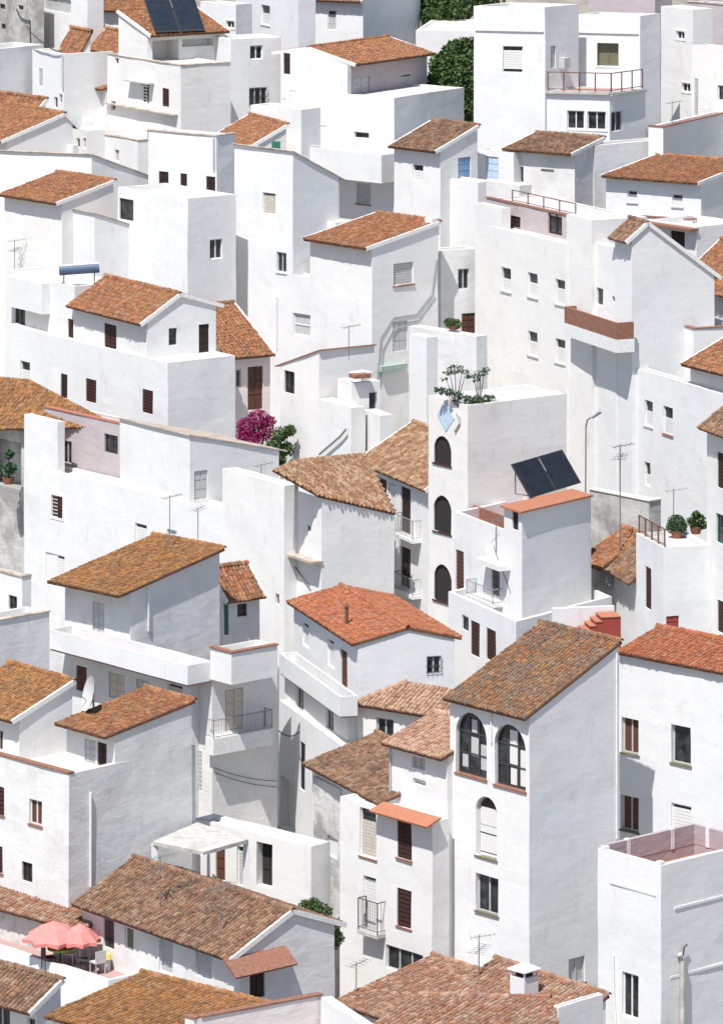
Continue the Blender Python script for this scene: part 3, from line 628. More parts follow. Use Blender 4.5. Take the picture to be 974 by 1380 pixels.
ledge(X3, 'r', 821, 868, 123, 0.18, 0.14, 'concrete')
railing(X1.root, X3.f.pt(X3.f.L - .1, X3.z0 + .02, 0.1), X3.f.pt(-0.1, X3.z0 + .02, 0.1), 1.05, 4, 'rusty', False, 0.028)
railing(X1.root, X3.f.pt(-0.1, X3.z0 + .02, 0.1), X3.r.pt(X3.r.L - .4, X3.z0 + .02, 0.1), 1.05, 3, 'rusty', False, 0.028)
Y1 = H('white house with small square windows and a dark slit', (933, 13), (890, 8), 960, yb=216, par=0.1, ops=[('f', 911, 922, 42, 53, 'g', D(trim=1)), ('f', 918, 930, 112, 124, 'g', D(trim=1))])
Y1b = H('', (1010, 68), (931, 61), 1030, on=Y1.f, dd=0.02, root=Y1.root, par=0.5, ops=[('f', 935, 940, 106, 156, 's', D(col='gy')), ('f', 966, 980, 115, 136, 'g')])
Z1 = H('pale long garden wall with a thin terracotta coping', (893, 172), (873, 170), 1010, yb=310, cope='terracotta_dull', ra=61, name='garden_wall', cat='wall')
AA2 = H('stained grey retaining wall beside the dusky roofed house', (800, 196), (780, 193), 896, yb=318, wall='white_worn', ra=35)
AA = H('white house with dusky tiled roof above a railed terrace', (774, 208), (683, 201), (812, 189), yb=332, roof='mono', tile='brown', wall='white_worn',
       ops=[('f', 693, 705, 224, 246, 'g', D(fr='gy')), ('f', 728, 746, 228, 232, 'hole', D(dp=0.25))])
AB = H('white house with low tiled roof and two small shuttered windows', (944, 248), (816, 238), (1010, 222), yb=378, roof='mono', tile='rust',
       ops=[('f', 845, 858, 257, 273, 'b', D(top=0.3, sill='gy')), ('f', 905, 919, 262, 279, 'b', D(top=0.3, sill='gy'))])
AE2 = H('white wall with a thin terracotta tile coping below the low roofed house', (932, 297), (776, 286), 950, yb=440, cope='terracotta_dull', name='garden_wall', cat='wall')
AE = H('small white house with dark wooden door under a terracotta canopy', (938, 306), (872, 296), 1000, yb=480, ops=[('f', 903, 922, 312, 339, 'd', D(col='db'))])
ledge(AE, 'f', 876, 940, 303, 0.5, 0.1, 'terracotta_dull', 'canopy')
AI = H('white house with an orange tiled roof behind the sloping grey wall', (1000, 398), (921, 374), (1050, 350), yb=560, roof='mono', tile='rust')
NA = H('tiny white shed with flat top before the hood roof houses', (118, 176), (97, 171), 124, yb=232, par=0.1, ops=[('f', 103, 108, 186, 199, 'g'), ('f', 112, 116, 186, 200, 'b', D(col='gy'))])
NB = H('low white terrace wall with brown coping below the string course', (186, 190), (141, 182), 192, yb=252, cope='coping', par=0.2, ops=[('f', 155, 161, 202, 218, 'b', D(col='gy'))])
NC = H('white chimney like block behind the parapet wall', (98, 196), (86, 194), 106, yb=285, par=0.05)
ND = H('small white rooftop room above the blinds facade', (700, 250), (655, 243), 716, yb=420, par=0.1, wall='white_worn')
NE = H('white stepped parapet beside the yard wall', (575, 455), (553, 450), 590, yb=640, par=0.05)
NF = H('short white wall in front of the tall flank', (452, 300), (400, 290), 470, yb=430, par=0.05)
# ------------------------------------------------------------------ upper middle
K = H('white house with one black window and a tall grey flank', (253, 268), (159, 252), 318, yb=445, par=0.3, cope=None,
      ops=[('f', 161, 180, 268, 297, 'g', D(fr='dk', mv=0)), ('r', 283, 300, 322, 349, 'g', D(fr='tw', mv=1))])
T = H('tall plain white house with a cream shutter high on the wall', (395, 205), (316, 195), (457, 239), yb=440, roof='slope',
      ops=[('f', 354, 371, 260, 289, 'b', D(col='cr', top=0.1)), ('f', 373, 386, 340, 367, 'g', D(fr='gy', sill='tw')), ])
M1 = H('white house with a rust tiled roof and deep blue eave shadow', (84, 274), (7, 262), (153, 247), yb=402, roof='mono', tile='rust')
N1 = H('white house with a long grey sloping side wall', (128, 288), (72, 276), (245, 325), yb=415, roof='slope', cope='coping', ops=[('f', 76, 85, 330, 353, 'b', D(col='gy', top=0.1))])
V1 = H('', (421, 375), (316, 358.5), 440, on=T.f, dd=-0.03, root=T.root, par=0.05, ops=[('f', 395, 418, 423, 453, 'g', D(fr='tw', mv=0, mh=1, pane='gy'))])
UB = H('narrow grey house front with a small dark window and brown door', (594, 338), (580, 334), 644, yb=515, wall='white_worn',
       ops=[('r', 617, 632, 362, 390, 'g', D(fr='gy')), ('r', 622, 640, 422, 451, 'd', D(col='wd'))])
U = H('white house with rust tiled roof, plain front and grey window', (501, 335), (418, 322), (590, 303), yb=560, roof='mono', tile='rust',
      ops=[('r', 530, 557, 354, 384, 'b', D(col='gy', top=0.05, sill='tc')), ('r', 529, 549, 433, 473, 'd', D(col='gy'))])
UC = H('white stepped yard wall with brown stains below the grey house', (642, 454), (551, 439), 656, yb=612, wall='white_worn', name='yard_wall', cat='wall')
AC = H('long white facade with rows of small blinds and a pink roof loggia', (763, 329), (640, 300), 792, yb=600, par=0.05,
       ops=[('f', 675, 688, 361, 393, 'b', D(top=0.45, sill='gy')), ('f', 711, 724, 368, 401, 'b', D(top=0.4, sill='gy')), ('f', 748, 761, 377, 411, 'b', D(top=0.35, sill='gy')),
            ('f', 711, 724, 447, 480, 'b', D(top=0.4, sill='gy')), ('f', 748, 761, 457, 490, 'b', D(top=0.35, sill='gy'))])
ACa = H('', (676, 281), (640, 273), 690, on=AC.f, dd=0.05, root=AC.root, bd=0.5, par=0.05)
ACp = H('', (778, 294), (655, 267), 800, on=AC.f, dd=1.9, root=AC.root, wall='rose', bd=3.0, par=0.05, cope='terracotta_dull',
        ops=[('f', 684, 701, 291, 313, 'd', D(col='db')), ('f', 738, 757, 288, 316, 'g', D(fr='db', mv=1))])
ACb = H('', (797, 297), (763, 289), 812, on=AC.f, dd=0.05, root=AC.root, bd=3.0, par=0.05)
railing(AC.root, ACp.f.pt(ACp.f.s_at(683), ACp.z0 + .06, -0.3), ACp.f.pt(ACp.f.s_at(768), ACp.z0 + .06, -0.3), 0.55, 4, 'rusty', False, 0.025)
AD2 = H('white block with arrow slit window above a brown tiled balcony', (832, 335), (797, 326), 850, on=AC.f, dd=0.25, par=0.1,
        ops=[('f', 803, 812, 388, 412, 'g', D(fr='gy', mv=0)), ('f', 824, 831, 400, 409, 'g', D(fr='gy', mv=0)), ])
AD3 = H('', (830, 462), (764, 440), 850, on=AC.f, dd=0.0, root=AD2.root, par=0.05, bd=2.0, ops=[('f', 790, 801, 466, 496, 'd', D(col='gy'))])
balcony(AD3, 'f', 760, 830, 424, 464, 0.9, 'terracotta_dull', th=0.62)
AD = H('white house with a broad bluish grey wall falling to the right', (851, 322), (828, 316), (962, 371), on=AC.f, dd=-0.1, roof='gable', apex=(872, 303), tile='brown', vg='R', ov=0.35)
AF = H('small white terrace house with a narrow brown door', (934, 444), (893, 431), 1000, yb=660, cope='terracotta_dull', ops=[('f', 912, 920, 461, 506, 'd', D(col='br'))])
AG = H('long white lower facade with small blinds and an orange terrace floor', (1000, 540), (826, 487), 1015, on=AC.f, dd=-0.5, par=0.8, floor='terracotta',
       ops=[('f', 868, 879, 540, 575, 'b', D(top=0.4, sill='gy')), ('f', 893, 906, 548, 586, 'b', D(top=0.4, sill='tc')), ('f', 868, 876, 623, 655, 'b', D(top=0.5)), ('f', 836, 843, 538, 545, 'g', D(fr='gy'))])
AH = H('white house with orange tiled roof and deep shadow beside the terrace door', (1010, 507), (930, 487), (1070, 470), yb=765, roof='mono', tile='rust', ov=0.5)
BB = H('pinkish house with a rust roof and brown door by the bougainvillea', (298, 480), (250, 466), 364, d=236.5, root=None, roof='mono', axis='f', lz=418, tile='rust', wall='pink',
       ops=[('r', 334, 354, 494, 552, 'd', D(col='wd')), ('r', 318, 325, 498, 522, 'g', D(fr='gy'))])
BA = H('white house with rust gable roof and brown shuttered windows', (199, 433), (100, 408), (291, 412), yb=590, roof='gable', apex=(243, 399), tile='rust', vg='R',
       ops=[('r', 228, 239, 442, 465, 'g', D(fr='dk')), ('r', 268, 282, 437, 476, 'd', D(col='db')), ('f', 141, 157, 437, 472, 's'), ])
BA2 = H('', (226, 489), (8, 437), 317, on=BA.f, dd=-0.03, root=BA.root, par=0.03,
        ops=[('f', 82, 91, 504, 536, 's', D(col='db')), ('f', 116, 130, 511, 542, 's'), ('f', 192, 206, 525, 557, 's'), ('f', 28, 41, 487, 520, 'b', D(top=0.35))])
BA3 = H('', (101, 386), (8, 363), 165, on=BA.f, dd=0.04, root=BA.root, par=0.15, ops=[('f', 20, 34, 414, 443, 'g', D(fr='dk')), ('f', 92, 99.5, 430, 463, 's')])
BA4 = H('', (57, 383), (8, 371), 70, on=BA.f, dd=-0.9, bd=0.5, bot=424, root=BA.root, par=0.05)
BD = H('white house with sloping tile topped wall beside the bougainvillea', (430, 473), (378, 460), 504, yb=700, roof='slope', axis='f', lz=492, cope='terracotta_dull',
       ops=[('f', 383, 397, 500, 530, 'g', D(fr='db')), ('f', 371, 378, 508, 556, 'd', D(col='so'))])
BD2 = H('', (474, 516), (455, 510), 512, yb=722, root=BD.root, par=0.1, ops=[('r', 497, 508, 528, 560, 'g', D(fr='gy'))])
BD4 = H('', (473, 550), (429, 537), 492, yb=735, root=BD.root, par=0.05)
pipe(BD4, 'f', [(434, 612), (462, 588), (470, 578)], 0.05, 'grey_metal', 'handrail', 0.15)
BD3 = H('', (512, 560), (488, 552), 530, yb=742, root=BD.root, par=0.05)
# ------------------------------------------------------------------ middle
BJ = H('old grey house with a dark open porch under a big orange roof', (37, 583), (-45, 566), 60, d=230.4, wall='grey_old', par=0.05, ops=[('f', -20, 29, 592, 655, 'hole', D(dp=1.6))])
poly_roof(BJ.root, (-30, 579, 231.8), (160, 575, 226.2), (40, 512, 232.6), [(-40, 579), (160, 575), (40, 512), (-45, 504)], 'ochre')
BI = H('long white house with two pink roof loggias and a brown window', (301, 689), (33, 626), 332, d=217.0, par=0.15,
       ops=[('f', 70, 85, 668, 698, 's', D(trim=1)), ('f', 62, 87, 747, 783, 'b', D(top=0.1)), ('f', 182, 198, 706, 740, 'b', D(top=0.15)), ('f', 225, 238, 714, 740, 'g', D(fr='gy'))])
BIa = H('', (78, 569), (33, 558), 100, on=BI.f, dd=0.05, root=BI.root, bd=0.4, par=0.05)
BIb = H('', (256, 587), (162, 564), (376, 607), on=BI.f, dd=0.05, root=BI.root, roof='slope', cope='coping', ops=[('r', 262, 280, 634, 673, 'd', D(col='gy'))])
BIp = H('', (190, 578), (60, 549), 215, on=BI.f, dd=2.4, root=BI.root, wall='rose', bd=1.2, par=0.1, cope='terracotta', ops=[('f', 84, 97, 594, 625, 'g', D(fr='gy')), ('f', 141, 159, 586, 611, 'g', D(fr='dk'))])
BH = H('white house with a weathered tile roof above a pale broad wall', (433, 671), (300, 630), (531, 693), d=208.1, roof='cut', ops=[('f', 413, 419, 708, 716, 'g', D(fr='gy'))])
BHa = H('', (383, 655), (300, 631.5), 402, on=BH.f, dd=-1.3, root=BH.root, par=0.03, ops=[('f', 371, 376, 800, 815, 'g', D(fr='gy'))])
BHr = P(531, 693, BH.r.depth(531)).y
poly_roof(BH.root, (433, 669, 208.0), (531, 691, BHr - .05), (487, 613, 213.2), [(430, 668), (533, 692), (492, 611), (402, 619), (368, 633)], 'tan', ridge=())
BG = H('white house with tall dark balcony doors beside the arched tower', (580, 659), (487, 620), (650, 611), yb=860, roof='mono', tile='tan', ov=0.3,
       ops=[('f', 508, 521, 645, 692, 'd', D(col='db')), ('f', 523, 533, 652, 694, 'b', D(col='w', top=0.05)), ('f', 540, 553, 657, 722, 'd', D(col='db')), ('f', 540, 553, 738, 792, 'd', D(col='db'))])
balcony(BG, 'f', 529, 555, 697, 727, 0.45, solid=False, rail='pipe_grey'); balcony(BG, 'f', 529, 555, 776, 802, 0.45, solid=False, rail='pipe_grey')
BF = H('white tower with three dark arched windows and a plain broad flank', (630, 546), (577, 533), 763, yb=900, par=0.05,
       ops=[('f', 584, 608, 588, 626, 'a', D(fr='so', pane='so', mv=0, dp=0.07, sill='br')), ('f', 584, 608, 668, 718, 'a', D(fr='so', pane='so', mv=0, dp=0.07, sill='br')), ('f', 584, 608, 761, 811, 'a', D(fr='so', pane='so', mv=0, dp=0.07, sill='br'))])  # black panes and frames stand in for the shade inside open arches
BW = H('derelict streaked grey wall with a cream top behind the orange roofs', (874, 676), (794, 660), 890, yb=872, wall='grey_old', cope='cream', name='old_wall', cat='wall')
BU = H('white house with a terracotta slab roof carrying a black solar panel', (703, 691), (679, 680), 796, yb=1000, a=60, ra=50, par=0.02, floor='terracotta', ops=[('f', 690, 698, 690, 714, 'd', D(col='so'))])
BUl = H('', (703, 724), (612, 690), 794, d=BU.d - 0.012, root=BU.root, ra=50, par=0.55, floor='terrace_floor',
        ops=[('f', 614, 625, 742, 796, 's', D(col='wd')), ('f', 662, 673, 765, 802, 'd', D(col='dk'))])
balcony(BUl, 'f', 627, 663, 788, 812, 0.5, solid=False, rail='pipe_grey')
BUb = H('', (695, 838), (604, 797), 824, d=BU.d - 2.2, root=BU.root, ra=50, par=0.7, ops=[('f', 634, 646, 838, 884, 's'), ('f', 655, 668, 848, 890, 's'), ('f', 622, 631, 830, 850, 'g', D(fr='dk'))])
BX3 = H('small old house with an orange roof beside the derelict wall', (818, 762), (790, 750), (866, 727), d=206.5, roof='mono', tile='rust', wall='old', vg='')
BX2 = H('white house with a short brown tiled roof beside the potted terrace', (858, 780), (821, 757), (892, 752), d=203.6, roof='mono', tile='brown', vg='L', ops=[('f', 824, 828, 765, 775, 'g')])
BX = H('white house with potted shrubs on its railed roof terrace', (893, 738), (857, 718), 957, d=199.6, par=0.15, wall='white', ops=[('f', 869, 877, 764, 820, 's'), ('r', 897, 914, 830, 856, 'd', D(col='rd'))])
hut = H('tiny white hut with a rust roof and green door', (300, 802), (284, 797), 350, d=205.5, roof='mono', axis='f', lz=772, tile='rust', wall='white_worn', ops=[('r', 320, 333, 814, 831, 'g', D(fr='wd')), ('r', 301, 308, 812, 856, 'd', D(col='gn'))])
BZ = H('low white lean-to with one black window left of the long house', (30, 778), (-40, 760), 42, d=214.0, ops=[('f', 12, 23, 803, 822, 'g', D(fr='dk'))], par=0.1, cope='coping')
BY = H('white house edge with a small tiled roof and tall brown windows', (1012, 592), (952, 570), (1050, 560), yb=1060, roof='mono', tile='brown', vg='',
       ops=[('f', 966, 985, 612, 660, 's'), ('f', 964, 985, 695, 735, 'g', D(fr='gn')), ('f', 966, 985, 812, 855, 's')])
# ------------------------------------------------------------------ lower middle
CB = H('pale shaded end wall on the left edge of the terrace house', (-30, 842), (-60, 834), 67, d=194.8, wall='white_worn', cope='coping')
BK = H('terrace house with a big ochre tiled roof and long white balcony', (176, 797), (88, 779), (296, 743), d=200.2, roof='mono', tile='ochre', ov=0.85, ovs=0.2, vg='', wall='white_worn',
       ops=[('f', 125, 141, 812, 857, 'd', D(col='gy'))])
BKt = H('', (253, 897), (66, 848), 286, d=193.5, bot=923, th=.11, root=BK.root, par=0.75, floor='terrace_floor')
BKl = H('', (258, 912), (66, 860), 300, on=BKt.f, dd=1.5, root=BK.root, par=0.05, wall='white_worn',
        ops=[('f', 103, 117, 898, 932, 'd', D(col='wd')), ('f', 147, 168, 908, 942, 'd', D(col='cr')), ('f', 184, 200, 916, 950, 'd', D(col='gy')), ('f', 226, 246, 922, 960, 'b', D(col='gy'))])
BLu = H('white stair tower with grey door and railed balcony on its flank', (312, 881), (283, 873), 374, d=193.2, bot=923, th=.11, par=0.5, cope='terracotta_dull')
BL = H('', (286, 915), (262, 908), 374, d=194.4, root=BLu.root, par=0.05, wall='white_worn', ops=[('r', 304, 328, 928, 984, 'd', D(col='cr')), ('f', 264, 272, 1012, 1065, 's', D(col='gy'))])
balcony(BL, 'r', 288, 368, 964, 1011, 0.5, solid=False, th=0.66, rail='pipe_grey')
BM = H('white house with a bright terracotta gable roof and side terrace', (483, 869), (396, 812), (612, 861), yb=1085, roof='gable', apex=(549, 849), tile='orange', vg='', ov=0.3,
       ops=[('f', 407, 416, 840, 871, 'b', D(top=0.15)), ('f', 441, 450, 862, 899, 'b', D(top=0.15)), ('f', 459, 468, 876, 926, 'd', D(col='wd')), ('r', 575, 594, 884, 909, 'g', D(fr='gy', grille=1))])
BMt = H('', (458, 939), (376, 880), 482, d=191.2, bot=966, th=.1, root=BM.root, par=0.75, floor='concrete')
BMr = H('', (468, 955), (376, 893), 486, on=BMt.f, dd=1.7, root=BM.root, par=0.05, ops=[('f', 399, 409, 925, 958, 'g', D(fr='gy')), ('f', 439, 449, 955, 992, 'g', D(fr='gy'))])
BMl = H('', (466, 1010), (376, 943), 486, on=BMt.f, dd=0.15, root=BM.root, par=0.05, ops=[('f', 404, 411, 1000, 1065, 'd', D(col='so')), ('f', 378, 398, 1052, 1120, 'd', D(col='so', dp=.8))])  # the wider black door leaf stands in for shade in the alley mouth
BN = H('small white house with a pale brown hipped roof', (612, 972), (482, 951), 630, yb=1180, par=0.02, ops=[('f', 507, 530, 968, 994, 'g', D(fr='gy'))])
poly_roof(BN.root, (482, 949, BN.f.depth(482) - .3), (612, 969, BN.d - .3), (548, 920, BN.d + 3.0), [(476, 949), (614, 971), (616, 930), (548, 919)], 'pale', ridge=(3,))
BO = H('white house with streaked brown roof above a stained corner', (521, 1081), (421, 1028), (607, 1044), d=184.1, roof='mono', tile='brown', vg='')
BOo = H('', (459, 1064), (422, 1046), 475, on=BO.f, dd=-0.12, root=BO.root, wall='old', par=0.02, ops=[('f', 441, 455, 1128, 1155, 'hole', D(dp=0.5))])
BP = H('white house with a brown roof and one small vent window', (603, 1020), (525, 999), (660, 985), d=182.3, roof='mono', tile='pale', ov=0.42, vg='',
       ops=[('f', 555, 573, 1020, 1036, 'g', D(fr='gy', pane='gy')), ('f', 556, 574, 1050, 1058, 'hole', D(dp=0.2))])
BQ = H('white house front with brown windows under an orange canopy', (582, 1108), (458, 1073), 605, d=181.4, par=0.05,
       ops=[('f', 485, 507, 1090, 1156, 'b', D(col='cr', top=0.25, sill='tc')), ('f', 535, 554, 1104, 1158, 's', D(sill='tc')), ('f', 535, 554, 1199, 1250, 's', D(sill='tc')), ('f', 490, 507, 1182, 1254, 'b', D(top=0.05)),
            ('f', 520, 570, 1280, 1312, 'g', D(fr='gy', mv=2))])
balcony(BQ, 'f', 481, 508, 1214, 1262, 0.45, solid=False, slabmat='concrete')
BR = H('tall white house with paired arched windows and an ochre lichened roof', (713, 966), (606, 939), (833, 870), yb=1360, roof='mono', tile='lichen', vg='', ov=0.32,
       ops=[('f', 614, 655, 961, 1046, 'a', D(fr='dk', mv=2, mh=2, dp=0.18, sill='tc', cur=[(.10, .30, .12, .52), (.38, .62, .30, .60), (.42, .6, .66, .88), (.72, .9, .1, .3)], curc='gy')), ('f', 666, 708, 977, 1062, 'a', D(fr='dk', mv=2, mh=2, dp=0.18, sill='tc', cur=[(.1, .29, .05, .62), (.38, .63, .36, .9), (.4, .6, .04, .3)], curc='w')),
            ('f', 641, 669, 1074, 1156, 'a', D(fr='gy', mv=0, dp=0.16, sill='ol', cur=[(-.03, 1.03, .0, .05), (-.03, 1.03, .07, .36), (-.03, 1.03, .385, .5), (-.03, 1.03, .51, .80)])), ('f', 641, 671, 1180, 1231, 'g', D(fr='gy', mv=1, dp=.15, sill='ol')), ('r', 766, 788, 1290, 1326, 'g', D(fr='gy', pane='gy', sill='ol'))])
BS = H('white house with a clean orange roof and green silled windows', (1012, 915), (834, 880), (1062, 884), yb=1312, roof='mono', tile='orange', vg='', ov=0.2,
       ops=[('f', 837, 860, 968, 1016, 'g', D(fr='gy', dp=.15, pane='wd', sill='ol')), ('f', 904, 930, 978, 1030, 'g', D(fr='gy', dp=.15, sill='ol', mv=0)), ('f', 836, 860, 1073, 1120, 'g', D(fr='gy', dp=.15, pane='wd', sill='ol')), ('f', 904, 931, 1085, 1130, 'b', D(top=0.1))])
CA1 = H('white house with an orange roof and shaded flank above a terrace', (27, 969), (-60, 944), (98, 923), d=187.2, roof='mono', tile='ochre', vg='R', ops=[('f', 0, 5, 985, 1010, 's')])
CA = H('big white corner house with a mottled grey side wall', (93, 1043), (-45, 1006), 264, yb=1290, wall='white_worn', par=0.5, cope='terracotta_dull', copef=True,
       ops=[('f', 40, 57, 1078, 1112, 'g', D(fr='w', pane='wd', sill='tc')), ('f', 30, 44, 1162, 1188, 'g', D(fr='db')), ('f', -6, 6, 1060, 1098, 's', D(sill='tc')), ('f', -6, 4, 1140, 1176, 's', D(sill='tc'))])
CA2 = H('', (155, 991), (90, 974), (259, 949), on=CA.r, dd=0.04, a=47.7, root=CA.root, roof='mono', tile='rust', vg='', ov=0.55, wall='white_worn',
        ops=[('f', 114, 129, 997, 1029, 'd', D(col='gy')), ('f', 131, 144, 1001, 1033, 'd', D(col='db'))])
CC = H('low white annex wall with a dark doorway beside the pergola slab', (419, 1141), (262, 1103), 445, d=185.0, par=0.15,
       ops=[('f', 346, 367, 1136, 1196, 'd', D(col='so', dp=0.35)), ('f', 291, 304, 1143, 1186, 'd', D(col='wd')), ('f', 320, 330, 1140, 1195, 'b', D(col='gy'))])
CD = H('low house with a mossy brown gable roof and lilac eave', (323, 1287), (112, 1212), (451, 1246), d=174.6, roof='gable', apex=(394, 1231), tile='brown', vg='R', ov=0.5, wall='white_worn',
       ops=[('f', 140, 154, 1240, 1278, 'd', D(col='dk')), ('f', 168, 180, 1250, 1280, 'g', D(fr='tw', pane='ol')), ('f', 215, 233, 1256, 1312, 'b', D(col='gy', top=0.2)), ('f', 263, 285, 1272, 1318, 'b', D(col='gy', top=0.3)),
            ('r', 336, 357, 1298, 1345, 'd', D(col='db'))])
BT = H('white roof terrace house with pink lined parapet and sash window', (890, 1167), (805, 1143), 1020, d=173.0, par=1.0, inner='mauve', floor='terracotta',
       ops=[('f', 838, 860, 1312, 1372, 'g', D(fr='tw', mv=1))])
# ------------------------------------------------------------------ bottom rows
CF = H('low house with a ragged pale tiled lean-to roof under the corner house', (118, 1252), (-45, 1208), (160, 1226), d=181.4, roof='mono', tile='faded', vg='', wall='old')
CE = H('white roof terrace with pink floor under red parasols', (146, 1322), (-40, 1262), 190, d=178.0, par=0.3, bd=3.4, floor='terrace_floor')
CG = H('small house with a brown tiled roof and white verge below the parasol terrace', (50, 1359), (-45, 1333), (82, 1327), d=169.4, roof='mono', tile='brown', vg='R', ops=[('f', -10, 14, 1356, 1400, 'g', D(fr='gy')), ('f', 37, 48, 1372, 1400, 'g', D(fr='gy'))])
CHr = H('house with a wide orange brown tiled roof beside the parasol terrace', (330, 1436), (72, 1369), (446, 1380), d=163.0, roof='mono', tile='ochre', vg='')
CI1 = H('pinkish white parapet wall with a terracotta coping at the foot of the lane', (262, 1374), (250, 1371), 433, d=160.0, wall='pink', ra=33, cope='terracotta_dull', name='parapet_wall', cat='wall')
CI2 = H('', (496, 1386), (432, 1344), 510, d=159.0, root=CI1.root, par=0.1)
CJ1 = H('house with a broad weathered pinkish brown tiled roof under the white facade', (640, 1412), (460, 1349), (762, 1353), d=172.0, roof='mono', tile='faded', vg='')
CJ2 = H('house with a pale terracotta roof and a white capped chimney', (752, 1392), (602, 1341), (816, 1347), d=170.4, roof='mono', tile='faded', vg='')
CJ3 = H('house with a bleached orange hipped roof at the bottom of the slope', (770, 1460), (480, 1400), 830, d=163.0, a=28, par=0.05)
poly_roof(CJ3.root, (470, 1400, 168.5), (775, 1462, 162.5), (620, 1342, 170.5), [(470, 1400), (775, 1462), (742, 1346), (566, 1341)], 'faded', ridge=(2,))
CK = H('plain white wall between the chimney roof and the terrace house', (752, 1358), (745, 1355), 812, d=168.2, ra=45, par=0.05, name='yard_wall', cat='wall')
# ------------------------------------------------------------------ parts added to the houses
def plate(name, pts, th, mat, root, up=None):
    n_ = (pts[1] - pts[0]).cross(pts[2] - pts[0]).normalized(); n_ = -n_ if n_.z < 0 else n_
    mb = MB(); slab(mb, pts, th, n_); return mb.build(name, mat, root)
def fbox(B, fk, x0, x1, y0, y1, o0, o1, name, mat, parent=None):
    f = (B.f if fk == 'f' else B.r); fo = f.off(max(o0, o1)); s0, s1 = sorted((fo.s_at(x0), fo.s_at(x1))); xm = (x0 + x1) / 2
    mb = MB(); f.box(mb, s0, s1, fo.z_at(xm, y1), fo.z_at(xm, y0), o0, o1); return mb.build(name, mat, parent or B.root)
def chimney(B, px, py, z_drop, w, h, label=None, cap=True, mat='white', i=0, d=None):
    """a part of the house: stack standing in the roof, its foot at the picture point"""
    p = roof_hit(B, px, py, i) if d is None else P(px, py, d); e1 = Vector((math.cos(.8), -math.sin(.8))); e2 = Vector((math.sin(.8), math.cos(.8))); c = Vector((p.x, p.y))
    mb = MB(); mb.box(c, e1, e2, p.z - z_drop, p.z + h, -w / 2, w / 2, -w / 2, w / 2); o = mb.build('chimney', mat, B.root)
    if cap:
        z = p.z + h; q = w / 2; mc = MB()
        for sx in (-1, 1):
            for sy in (-1, 1): mc.box(c, e1, e2, z, z + 0.22, sx * q - 0.06 * (sx > 0), sx * q + 0.06 * (sx < 0), sy * q - 0.06 * (sy > 0), sy * q + 0.06 * (sy < 0))
        mc.build('cap_posts', mat, o); mi = MB(); mi.box(c, e1, e2, z, z + 0.2, -q * .6, q * .6, -q * .6, q * .6); mi.build('flue', 'soot_and_shade', o)
        mc = MB(); g_ = q + 0.07; a_ = [c - e1 * g_ - e2 * g_, c + e1 * g_ - e2 * g_, c + e1 * g_ + e2 * g_, c - e1 * g_ + e2 * g_]
        mc.box(c, e1, e2, z + .22, z + .27, -g_, g_, -g_, g_); mc.add([(*k, z + .27) for k in a_] + [(c.x, c.y, z + .5)], [(0, 1, 4), (1, 2, 4), (2, 3, 4), (3, 0, 4)]); mc.build('cap', 'trim_white', o)
    return o
chimney(CJ2, 706, 1344, 0.5, 0.72, 0.78)
mb = MB(); p = roof_hit(BM, 467, 842); mb.bar(p - Vector((0, 0, .2)), p + Vector((0, 0, .75)), 0.075, 8); o = mb.build('stovepipe', 'rusty', BM.root); mb = MB(); mb.bar(p + Vector((0, 0, .75)), p + Vector((0, 0, .88)), 0.12, 8, 0.03); mb.build('cowl', 'rusty', o)
a_, b_ = BM.rp[2], BM.rp[3]
chimney(U, 582, 300, 0.6, 0.5, 0.25, cap=False)
chimney(BD2, 487, 514, 1.0, 0.8, 0.45, cap=False, mat='pink', d=222.0)
fbox(BD2, 'r', 478, 500, 505, 510, -0.3, 0.3, 'vent_slab', 'terracotta_dull')
# terracotta slab roof of the solar house
q = [BU.f.pt(-0.15, BU.z0 + .07, .15), BU.f.pt(BU.f.L + .1, BU.z0 + .07, .15), BU.f.pt(BU.f.L + .1, BU.z0 + .07, -BU.r.L), BU.r.pt(BU.r.L, BU.z0 + .07, .15)]
c1 = BU.C + BU.f.e * (BU.f.L + .1); c2 = c1 + BU.r.e * BU.r.L
plate('roof_slab', [Vector((*(BU.C - BU.f.e * .15 - BU.r.e * .2), BU.z0 + .09)), Vector((*(c1 - BU.r.e * .2), BU.z0 + .09)), Vector((*c2, BU.z0 + .09)), Vector((*(BU.C - BU.f.e * .15 + BU.r.e * BU.r.L), BU.z0 + .09))], 0.08, 'terracotta', BU.root)
fbox(BUl, 'f', 634, 690, 690, 716, -1.5, -1.4, 'terrace_wall', 'terracotta_dull')
fbox(BUl, 'f', 640, 672, 757, 764, 0.0, 0.6, 'awning', 'trim_white')
# orange canopy of the house with brown windows
f = BQ.f; s0, s1 = f.s_at(584), f.s_at(503); z = BQ.z0
plate('canopy', [f.pt(s0 - .15, z - .05, .5), f.pt(s1 - .3, z - .05, .5), f.pt(s1 - .3, z + .18, -.25), f.pt(s0 - .15, z + .18, -.25)], 0.07, 'terracotta', BQ.root)
# canopy slab and posts of the low annex
zz = P(275, 1147, 183.2).z; pg = [P(206, 1134, (CZ - zz) * F / (1134 + 550)), P(275, 1148, (CZ - zz) * F / (1148 + 550)), P(335, 1131, (CZ - zz) * F / (1131 + 550)), P(266, 1108, (CZ - zz) * F / (1108 + 550))]
plate('canopy', pg, 0.14, 'concrete', CC.root)
for k_ in (0, 1, 2):
    mb = MB(); v_ = pg[k_] + (pg[3] - pg[k_]).normalized() * 0.15 if k_ != 1 else pg[1] * .97 + pg[3] * .03
    mb.box(Vector((v_.x, v_.y)), Vector((1, 0)), Vector((0, 1)), gz(v_.y) - .3, v_.z - .14, -.12, .12, -.12, .12); mb.build('post', 'white', CC.root)
